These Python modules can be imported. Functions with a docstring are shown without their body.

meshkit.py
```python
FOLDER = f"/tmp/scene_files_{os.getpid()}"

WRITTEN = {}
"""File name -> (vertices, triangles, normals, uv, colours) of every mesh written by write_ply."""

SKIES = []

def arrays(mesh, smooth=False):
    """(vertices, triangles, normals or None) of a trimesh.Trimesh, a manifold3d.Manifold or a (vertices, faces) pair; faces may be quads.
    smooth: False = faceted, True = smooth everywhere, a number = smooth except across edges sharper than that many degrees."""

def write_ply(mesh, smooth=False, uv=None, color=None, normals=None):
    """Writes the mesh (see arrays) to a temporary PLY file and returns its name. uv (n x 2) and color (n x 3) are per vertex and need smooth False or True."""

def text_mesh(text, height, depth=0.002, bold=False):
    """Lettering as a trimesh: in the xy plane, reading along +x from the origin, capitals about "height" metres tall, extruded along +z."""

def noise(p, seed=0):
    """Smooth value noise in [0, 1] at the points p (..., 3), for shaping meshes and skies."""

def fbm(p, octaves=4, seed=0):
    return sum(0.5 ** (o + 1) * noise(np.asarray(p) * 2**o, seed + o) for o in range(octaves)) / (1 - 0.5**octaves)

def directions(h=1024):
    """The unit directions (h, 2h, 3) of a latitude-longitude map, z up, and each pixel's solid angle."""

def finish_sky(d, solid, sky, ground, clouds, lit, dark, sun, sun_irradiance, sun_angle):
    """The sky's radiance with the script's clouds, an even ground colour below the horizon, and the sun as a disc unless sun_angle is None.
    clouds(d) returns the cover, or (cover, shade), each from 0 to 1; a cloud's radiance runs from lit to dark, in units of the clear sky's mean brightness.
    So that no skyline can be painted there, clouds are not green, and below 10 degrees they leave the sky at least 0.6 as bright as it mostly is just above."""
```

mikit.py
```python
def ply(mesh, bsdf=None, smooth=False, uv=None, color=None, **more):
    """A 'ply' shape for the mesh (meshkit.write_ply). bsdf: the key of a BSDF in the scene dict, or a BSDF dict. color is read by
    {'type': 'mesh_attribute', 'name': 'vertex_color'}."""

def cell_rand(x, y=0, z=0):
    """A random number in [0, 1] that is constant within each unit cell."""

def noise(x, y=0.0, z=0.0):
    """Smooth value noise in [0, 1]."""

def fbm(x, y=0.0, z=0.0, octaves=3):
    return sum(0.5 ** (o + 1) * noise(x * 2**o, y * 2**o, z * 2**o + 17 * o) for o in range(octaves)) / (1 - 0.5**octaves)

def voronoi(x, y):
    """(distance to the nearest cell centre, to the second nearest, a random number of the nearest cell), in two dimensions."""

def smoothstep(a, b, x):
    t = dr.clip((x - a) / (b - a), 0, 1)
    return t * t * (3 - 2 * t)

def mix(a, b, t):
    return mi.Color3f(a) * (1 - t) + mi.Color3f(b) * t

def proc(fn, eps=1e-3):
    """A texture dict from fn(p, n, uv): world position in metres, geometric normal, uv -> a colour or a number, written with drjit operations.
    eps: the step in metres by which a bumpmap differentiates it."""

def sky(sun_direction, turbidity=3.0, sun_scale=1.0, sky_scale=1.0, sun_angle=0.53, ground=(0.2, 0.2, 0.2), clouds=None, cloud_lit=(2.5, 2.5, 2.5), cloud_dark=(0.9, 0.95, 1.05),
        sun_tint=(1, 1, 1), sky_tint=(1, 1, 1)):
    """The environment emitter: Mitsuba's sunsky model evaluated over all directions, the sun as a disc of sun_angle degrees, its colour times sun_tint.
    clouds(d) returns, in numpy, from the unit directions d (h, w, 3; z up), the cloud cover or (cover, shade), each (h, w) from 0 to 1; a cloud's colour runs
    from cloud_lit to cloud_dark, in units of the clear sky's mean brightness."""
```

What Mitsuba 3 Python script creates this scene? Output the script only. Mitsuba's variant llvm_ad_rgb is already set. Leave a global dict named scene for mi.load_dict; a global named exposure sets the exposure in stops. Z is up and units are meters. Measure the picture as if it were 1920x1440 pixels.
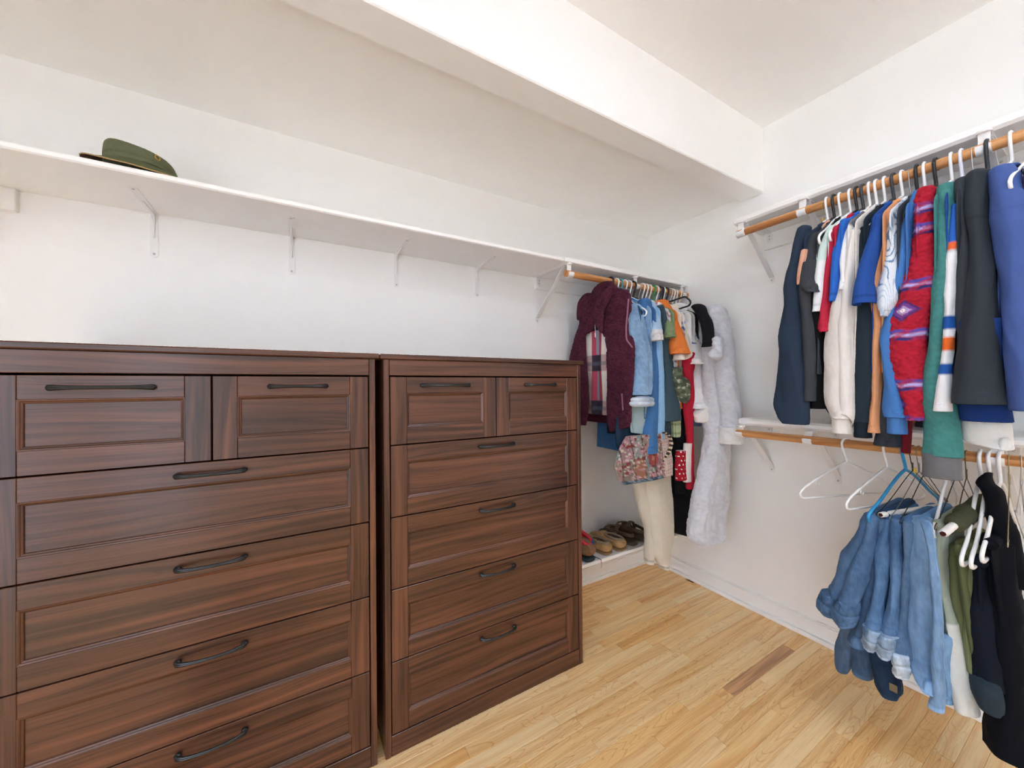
import math, random
import numpy as np, trimesh, mitsuba as mi, drjit as dr, mikit, meshkit
from scipy.interpolate import PchipInterpolator
from shapely.geometry import Polygon, Point, LineString, box as sbox
from shapely.ops import unary_union
T = mi.ScalarTransform4f

# ------------------------------------------------------------------ camera, lamps, exposure
scene, labels = {}, {}
EYE = np.array([0.0, 0.0, 1.2])
YAW, PITCH, ROLL, FOCAL = 0.525159, 0.00528, -0.0079, 696.73
_f = np.array([math.sin(YAW) * math.cos(PITCH), math.cos(YAW) * math.cos(PITCH), math.sin(PITCH)])
_r = np.array([math.cos(YAW), -math.sin(YAW), 0.0])
_u = np.cross(_r, _f)
UP = -math.sin(ROLL) * _r + math.cos(ROLL) * _u
scene['camera'] = {'type': 'perspective', 'fov_axis': 'x', 'fov': 2 * math.degrees(math.atan(960 / FOCAL)), 'near_clip': 0.02, 'far_clip': 50.0,
                   'to_world': T().look_at(origin=EYE.tolist(), target=(EYE + _f).tolist(), up=UP.tolist())}
exposure = -0.16
SKY = 11.0
LAMPS = [((0.85, 0.02, 2.53), 0.18, (19.0, 21.2, 25.7)), ((-1.0, -1.15, 2.53), 0.18, (15.0, 16.8, 20.3)), ((0.6, -1.2, 2.53), 0.18, (26.0, 29.0, 35.0))]
# overcast daylight that comes in through the wide doorways behind and left of the camera
scene['sky'] = mikit.sky((0.3, -0.5, 0.8), turbidity=4.0, sun_scale=0.0, sky_scale=SKY, sun_angle=None, ground=(0.85, 0.85, 0.85), clouds=lambda d: np.ones(d.shape[:2]), cloud_lit=(2.08, 2.36, 2.84), cloud_dark=(2.08, 2.36, 2.84))

# the room: wall with the long shelf at y = YA, wall with the double rods at x = XB
YA, XB, XL, YF, ZC = 1.741, 2.104, -1.45, -1.55, 2.53

# ------------------------------------------------------------------ materials
def lin(h):
    c = np.array([int(h[i:i + 2], 16) for i in (1, 3, 5)]) / 255.0
    return np.where(c <= 0.04045, c / 12.92, ((c + 0.055) / 1.055) ** 2.4)
def rgb(h): return {'type': 'rgb', 'value': lin(h).tolist()}
def mat(name, base, rough, spec=0.5, **kw):
    scene[name] = {'type': 'twosided', 'bsdf': {'type': 'principled', 'base_color': base, 'roughness': rough, 'specular': spec, **kw}}
def wall_tint(p, n, uv):
    v = mikit.fbm(p.x * 1.7, p.y * 1.7, p.z * 1.7, octaves=2)
    return mikit.mix(mi.Color3f(*lin('#eeede9').tolist()), mi.Color3f(*lin('#f3f2ee').tolist()), v)
VC = {'type': 'mesh_attribute', 'name': 'vertex_color'}
mat('m_wall', mikit.proc(wall_tint), 0.75, 0.25)
mat('m_ceiling', rgb('#f0efeb'), 0.9, 0.1)
mat('m_trim', rgb('#f4f4f1'), 0.35, 0.5)
mat('m_shelf', rgb('#f1f0ec'), 0.4, 0.5)
mat('m_steel', rgb('#e9e8e5'), 0.3, 0.5)
mat('m_handle', rgb('#3c3d3e'), 0.3, 0.5, metallic=0.85)
mat('m_cloth', VC, 0.92, 0.12, sheen=0.25)
mat('m_plastic', VC, 0.3, 0.5)
mat('m_metal', VC, 0.3, 0.5, metallic=0.9)
mat('m_leather', VC, 0.6, 0.3)

def grain(uv, scale, seed):
    # u runs along the grain (metres), v across it; v also carries the number of the piece
    piece = mikit.cell_rand(dr.floor(uv.y / 10.0), seed)
    x, y = uv.x + piece * 37.0, uv.y
    warp = (mikit.fbm(x * 2.2, y * 9.0, seed, octaves=2) - 0.5)
    y2 = y + warp * 0.05
    rings = mikit.fbm(x * 1.1, y2 * 60.0 * scale, seed + 3, octaves=2)
    fine = mikit.fbm(x * 7.0, y2 * 420.0 * scale, seed + 5, octaves=2)
    cath = 0.5 + 0.5 * dr.sin((y2 * 75.0 * scale + 1.6 * mikit.noise(x * 2.6, y * 6.0, seed + 9)) * 6.2832 * 0.5)
    return piece, rings, fine, cath
C3 = lambda h: mi.Color3f(*lin(h).tolist())
fmod_ = lambda x, m: x - m * dr.floor(x / m)
def walnut(p, n, uv):
    piece, rings, fine, cath = grain(uv, 1.0, 11)
    slow = mikit.fbm(uv.x * 3.0 + piece * 9.0, uv.y * 14.0, 4, octaves=2)
    thin = mikit.fbm(uv.x * 5.0, uv.y * 300.0 + 8.0 * rings, 9, octaves=2)
    t = 0.28 * rings + 0.12 * cath + 0.30 * fine + 0.34 * slow
    c = mikit.mix(C3('#38231a'), C3('#5e3a29'), mikit.smoothstep(0.25, 0.78, t))
    c = mikit.mix(c, C3('#784b35'), mikit.smoothstep(0.55, 0.9, rings) * 0.4)
    c = c * (1.0 - 0.24 * mikit.smoothstep(0.52, 0.75, thin))
    return c * (0.90 + 0.2 * piece)
def oak(p, n, uv):
    piece, rings, fine, cath = grain(uv, 0.7, 23)
    slow = mikit.fbm(uv.x * 2.0 + piece * 9.0, uv.y * 10.0, 4, octaves=2)
    t = 0.22 * rings + 0.16 * cath + 0.34 * fine + 0.34 * slow
    vy = (uv.y - 10.0 * dr.floor(uv.y / 10.0)) * 26.0 + 2.0 * mikit.noise(uv.x * 3.0 + piece * 50.0, uv.y * 22.0, 3) + piece * 9.0
    arc = dr.abs(dr.sin((dr.sqrt(dr.square(fmod_(uv.x + piece * 5.0, 0.9) - 0.45) * 7.0 + dr.square(fmod_(vy, 1.6) - 0.8)) + 0.5 * mikit.noise(uv.x * 9.0, uv.y * 60.0, 2)) * 16.0))
    line = 1.0 - mikit.smoothstep(0.0, 0.45, arc)
    warm = mikit.cell_rand(dr.floor(uv.y / 10.0), 77)
    light, dark = mikit.mix(C3('#f2cb90'), C3('#fadfae'), piece), mikit.mix(C3('#d5a05e'), C3('#e6b97c'), piece)
    c = mikit.mix(dark, light, mikit.smoothstep(0.2, 0.75, t))
    c = mikit.mix(c, c * mi.Color3f(0.97, 0.86, 0.70), mikit.smoothstep(0.3, 0.9, warm))
    brown = mikit.mix(C3('#a87a52'), C3('#d8a877'), mikit.smoothstep(0.3, 0.7, t))
    c = dr.select(uv.y < 0.0, brown, c)
    pores = mikit.smoothstep(0.60, 0.80, mikit.fbm(uv.x * 14.0, uv.y * 600.0, 5, octaves=2))
    c = mikit.mix(c, c * mi.Color3f(0.80, 0.66, 0.50), line * mikit.smoothstep(0.35, 0.65, mikit.cell_rand(dr.floor(uv.y / 10.0), 91)) * 0.75)
    return c * (1.0 - 0.10 * pores)
def rodwood(p, n, uv):
    piece, rings, fine, cath = grain(uv, 0.9, 41)
    t = 0.5 * rings + 0.25 * cath + 0.3 * fine
    return mikit.mix(C3('#a3683a'), C3('#d3995f'), mikit.smoothstep(0.25, 0.8, t))
mat('m_walnut', mikit.proc(walnut), 0.25, 0.4, clearcoat=0.4, clearcoat_gloss=0.9)
mat('m_oak', mikit.proc(oak), 0.3, 0.45)
mat('m_rod', mikit.proc(rodwood), 0.35, 0.45)

# ------------------------------------------------------------------ helpers
used = {}
def numbered(name):
    n = used.get(name, -1) + 1
    used[name] = n
    return name if n == 0 else f'{name}_{n:03d}'
def thing(name, label=None, category=None, group=None, kind=None):
    key = numbered(name)
    d = {}
    if label: d['label'] = label
    if category: d['category'] = category
    if group: d['group'] = group
    if kind: d['kind'] = kind
    labels[key] = d
    return key
def put(mesh, bsdf, parent=None, part=None, smooth=False, uv=None, color=None, label=None):
    key = parent if part is None else numbered(f'{parent}__{part}')
    scene[key] = mikit.ply(mesh, bsdf, smooth=smooth, uv=uv, color=color)
    if label: labels[key] = {'label': label}
    return key
def cat(ms): return trimesh.util.concatenate(ms)
def bx(lo, hi, chamfer=0.0):
    lo, hi = np.asarray(lo, float), np.asarray(hi, float)
    c = min(chamfer, 0.45 * float((hi - lo).min()))
    if c <= 0:
        return trimesh.creation.box(bounds=[lo, hi])
    pts = []
    for s in np.ndindex(2, 2, 2):
        s = np.array(s)
        corner, sg = np.where(s, hi, lo), np.where(s, -1.0, 1.0)
        for k in range(3):
            d = sg * c
            d[k] = 0
            pts.append(corner + d)
    return trimesh.convex.convex_hull(np.array(pts))
def flat(m):   # unshared vertices, for flat shading with uv
    v = np.asarray(m.vertices)[np.asarray(m.faces)].reshape(-1, 3)
    return v, np.arange(len(v)).reshape(-1, 3)
piece_no = [0]
def wood(m, bsdf, axis, parent=None, part=None, label=None, number=None):
    v, f = flat(m)
    piece_no[0] += 1
    k = piece_no[0] if number is None else number
    o = [i for i in range(3) if i != axis]
    uv = np.stack([v[:, axis], v[:, o[0]] + v[:, o[1]] + 10.0 * k + 4.0], 1)
    return put((v, f), bsdf, parent, part, uv=uv, label=label)
def moved(m, M):
    m = m.copy(); m.apply_transform(M); return m
def col(mesh_or_n, h, var=0.0, seed=1, freq=60.0):
    v = mesh_or_n if isinstance(mesh_or_n, np.ndarray) else np.asarray(mesh_or_n.vertices)
    c = np.tile(lin(h), (len(v), 1))
    if var: c = c * (1 + var * (meshkit.fbm(v * freq, 3, seed)[:, None] - 0.5) * 2)
    return np.clip(c, 0.002, 1)

def frames(path, ref):
    path = np.asarray(path, float)
    t = np.gradient(path, axis=0)
    t /= np.linalg.norm(t, axis=1, keepdims=True) + 1e-12
    ref = np.broadcast_to(np.asarray(ref, float), path.shape)
    e1 = ref - t * (ref * t).sum(1, keepdims=True)
    e1 /= np.linalg.norm(e1, axis=1, keepdims=True) + 1e-12
    return t, e1, np.cross(t, e1)
def grid_faces(m, n):
    i, j = np.meshgrid(np.arange(m - 1), np.arange(n), indexing='ij')
    a, b = i * n + j, i * n + (j + 1) % n
    c, d = a + n, b + n
    return np.concatenate([np.stack([a, b, d], -1).reshape(-1, 3), np.stack([a, d, c], -1).reshape(-1, 3)])
def fix(v, f):   # outward faces
    t = v[f]
    if np.einsum('ij,ij->i', t[:, 0], np.cross(t[:, 1], t[:, 2])).sum() < 0: f = f[:, ::-1]
    return f
def rod_tube(path, r, n=8, ref=None):
    """A round tube along a polyline (hangers, cords)."""
    path = np.asarray(path, float)
    if ref is None:
        d = path[-1] - path[0]
        nrm = np.linalg.svd(path - path.mean(0))[2][2]
        ref = nrm
    t, e1, e2 = frames(path, ref)
    r = np.broadcast_to(np.asarray(r, float), (len(path),))
    a = np.arange(n) / n * 2 * np.pi
    v = path[:, None] + r[:, None, None] * (np.cos(a)[None, :, None] * e1[:, None] + np.sin(a)[None, :, None] * e2[:, None])
    m = len(path)
    v = np.vstack([v.reshape(-1, 3), path[:1], path[-1:]])
    f = [grid_faces(m, n)]
    j = np.arange(n)
    f.append(np.stack([(j + 1) % n, j, np.full(n, m * n)], 1))
    f.append(np.stack([(m - 1) * n + j, (m - 1) * n + (j + 1) % n, np.full(n, m * n + 1)], 1))
    f = np.vstack(f)
    return trimesh.Trimesh(v, fix(v - v.mean(0), f), process=False)
def smooth_path(keys, step=0.01):
    keys = np.asarray(keys, float)
    s = np.r_[0, np.cumsum(np.linalg.norm(np.diff(keys, axis=0), axis=1))]
    n = max(4, int(s[-1] / step))
    return PchipInterpolator(s, keys)(np.linspace(0, s[-1], n))

class Tube:
    """Cloth tube: rows of (point, half-size along e2, half-size along e1); with folds, wrinkles and a hollow or closed end."""
    def __init__(self, pts, a, b, ref, n=40, step=0.009, power=2.0, fold=(0.0, 3), wr=0.003, seed=1, top='flat', end='hollow', fold_from=0.1, wr_scale=(22.0, 7.0), bag=0.0, level=False):
        pts, a, b = np.asarray(pts, float), np.asarray(a, float), np.asarray(b, float)
        q = np.hstack([pts, a[:, None], b[:, None]])
        s = np.r_[0, np.cumsum(np.maximum(np.linalg.norm(np.diff(q, axis=0), axis=1), 1e-4))]
        m = max(6, int(s[-1] / step))
        sg = np.linspace(0, s[-1], m)
        q = PchipInterpolator(s, q)(sg)
        path, a, b = q[:, :3], q[:, 3], q[:, 4]
        ref = np.asarray(ref, float)
        if ref.ndim == 2: ref = np.stack([np.interp(sg, s, ref[:, i]) for i in range(3)], 1)
        t, e1, e2 = frames(path, ref)
        if level:
            t = np.tile([0.0, 0.0, -1.0], (len(path), 1)); e1 = np.tile(np.asarray(ref, float), (len(path), 1)); e1[:, 2] = 0; e1 /= np.linalg.norm(e1, axis=1, keepdims=True); e2 = np.cross(t, e1)
        # folds fade in along the length
        th = np.arange(n) / n * 2 * np.pi
        ct, st = np.cos(th), np.sin(th)
        cx = np.sign(ct) * np.abs(ct) ** (2 / power)
        cy = np.sign(st) * np.abs(st) ** (2 / power)
        rng = np.random.default_rng(seed)
        ph = rng.uniform(0, 6.28, 3)
        g = np.clip((sg / max(s[-1], 1e-6) - fold_from) / 0.5, 0, 1)
        wob = meshkit.noise(np.stack([sg * 5, sg * 0 + seed, sg * 0], 1), seed) * 2.5
        sheet = fold[0] * g[:, None] * (np.sin(fold[1] * np.pi * cx[None] + ph[0] + wob[:, None]) + 0.5 * np.sin(fold[1] * 1.7 * np.pi * cx[None] + ph[1] - wob[:, None]))
        v = path[:, None] + (a[:, None] * cx[None])[..., None] * e2[:, None] + (b[:, None] * cy[None] + sheet)[..., None] * e1[:, None]
        nrm = (ct[None, :, None] * b[:, None, None] * e2[:, None] + st[None, :, None] * a[:, None, None] * e1[:, None])
        nrm /= np.linalg.norm(nrm, axis=-1, keepdims=True) + 1e-12
        if wr:
            loc = np.stack([np.broadcast_to(sg[:, None] * wr_scale[1], v.shape[:2]), (a[:, None] * cx[None]) * wr_scale[0] + sg[:, None] * 5, (b[:, None] * cy[None]) * wr_scale[0]], -1)
            d = (meshkit.fbm(loc + seed * 3.1, 3, seed) - 0.5) * 2 * wr
            d += (0.42 - np.abs(2 * meshkit.noise(loc * np.array([0.55, 0.55, 0.55]) + 7.7 + seed, seed + 5) - 1)) * wr * 2.0
            d += (0.42 - np.abs(2 * meshkit.noise(loc * 1.3 + 3.3 + seed, seed + 6) - 1)) * wr * 0.9
            v = v + nrm * (d * np.clip(np.minimum(a, b) / 0.012, 0, 1)[:, None])[..., None]
        self.sg, self.cx, self.cy, self.a, self.b, self.n = sg, cx, cy, a, b, n
        rows, S = [v], [np.broadcast_to(sg[:, None], v.shape[:2])]
        tipdir = t[-1]
        if end == 'hollow':
            c = v[-1].mean(0)
            for k, (sc, dz) in enumerate(((0.94, 0.0015), (0.86, -0.004), (0.80, -0.02), (0.6, -0.03))):
                rows.append((c + (v[-1] - c) * sc + tipdir * dz)[None]); S.append(np.full((1, n), sg[-1] + 0.001 * k))
        elif end == 'round':
            c = v[-1].mean(0)
            R = min(a[-1], b[-1])
            for ang in (30, 60, 80):
                rows.append((c + (v[-1] - c) * math.cos(math.radians(ang)) + tipdir * R * 0.7 * math.sin(math.radians(ang)))[None]); S.append(np.full((1, n), sg[-1]))
        if top == 'round':
            c = v[0].mean(0)
            R = min(a[0], b[0])
            for ang in (30, 60, 80):
                rows.insert(0, (c + (v[0] - c) * math.cos(math.radians(ang)) - t[0] * R * 0.7 * math.sin(math.radians(ang)))[None]); S.insert(0, np.full((1, n), 0.0))
        vv = np.vstack(rows)
        m = len(vv)
        self.S = np.vstack([np.vstack(S).reshape(-1, 1), [[0.0]], [[sg[-1]]]])[:, 0]
        self.TH = np.r_[np.tile(th, m), 0, 0]
        j = np.arange(n)
        f = np.vstack([grid_faces(m, n), np.stack([(j + 1) % n, j, np.full(n, m * n)], 1), np.stack([(m - 1) * n + j, (m - 1) * n + (j + 1) % n, np.full(n, m * n + 1)], 1)])
        self.v = np.vstack([vv.reshape(-1, 3), vv[0].mean(0), vv[-1].mean(0)])
        self.f = f
        self.inside = np.zeros(len(self.v), bool)
        self._orient()
    def _orient(self):
        t = self.v[self.f] - self.v.mean(0)
        if np.einsum('ij,ij->i', t[:, 0], np.cross(t[:, 1], t[:, 2])).sum() < 0: self.f = self.f[:, ::-1]
    def fuzz(self, amp, scale, seed=3, octaves=2):
        v, f, n = meshkit.arrays((self.v, self.f), True)
        self.v = self.v + n * ((meshkit.fbm(self.v * scale, octaves, seed) - 0.45) * 2 * amp)[:, None]
        return self
    def mesh(self): return self.v, self.f
def dyed(c, k=0.86, desat=0.10):
    g = (c * np.array([0.2126, 0.7152, 0.0722])).sum(-1, keepdims=True)
    return (c * (1 - desat) + g * desat) * k
def heather(t, base, var=0.06, seed=2, freq=250.0, tone=None):
    c = np.tile(dyed(lin(base)), (len(t.v), 1))
    k = meshkit.noise(t.v * freq, seed)
    k2 = meshkit.fbm(t.v * 18.0, 2, seed + 4)
    c = c * (1 + var * (k[:, None] - 0.5) * 2 + 0.5 * var * (k2[:, None] - 0.5) * 2)
    return np.clip(c, 0.002, 1)
def denim(t, base, seed=2, fade=0.35):
    c = np.tile(dyed(lin(base), 0.84, 0.16), (len(t.v), 1))
    v = t.v
    streak = meshkit.noise(np.stack([v[:, 0] * 300, v[:, 1] * 300, v[:, 2] * 60], 1), seed)
    slub = meshkit.noise(np.stack([v[:, 0] * 30, v[:, 1] * 30, v[:, 2] * 260], 1), seed + 3)
    patch = meshkit.fbm(np.stack([v[:, 0] * 14, v[:, 1] * 14, v[:, 2] * 7], 1), 3, seed + 1)
    k = 0.42 * (streak - 0.5) + 0.16 * (slub - 0.5) + fade * 1.7 * (patch - 0.5) * 2
    return np.clip(c * (1 + k[:, None] * np.array([1.25, 1.05, 0.85])), 0.003, 1)
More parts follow.
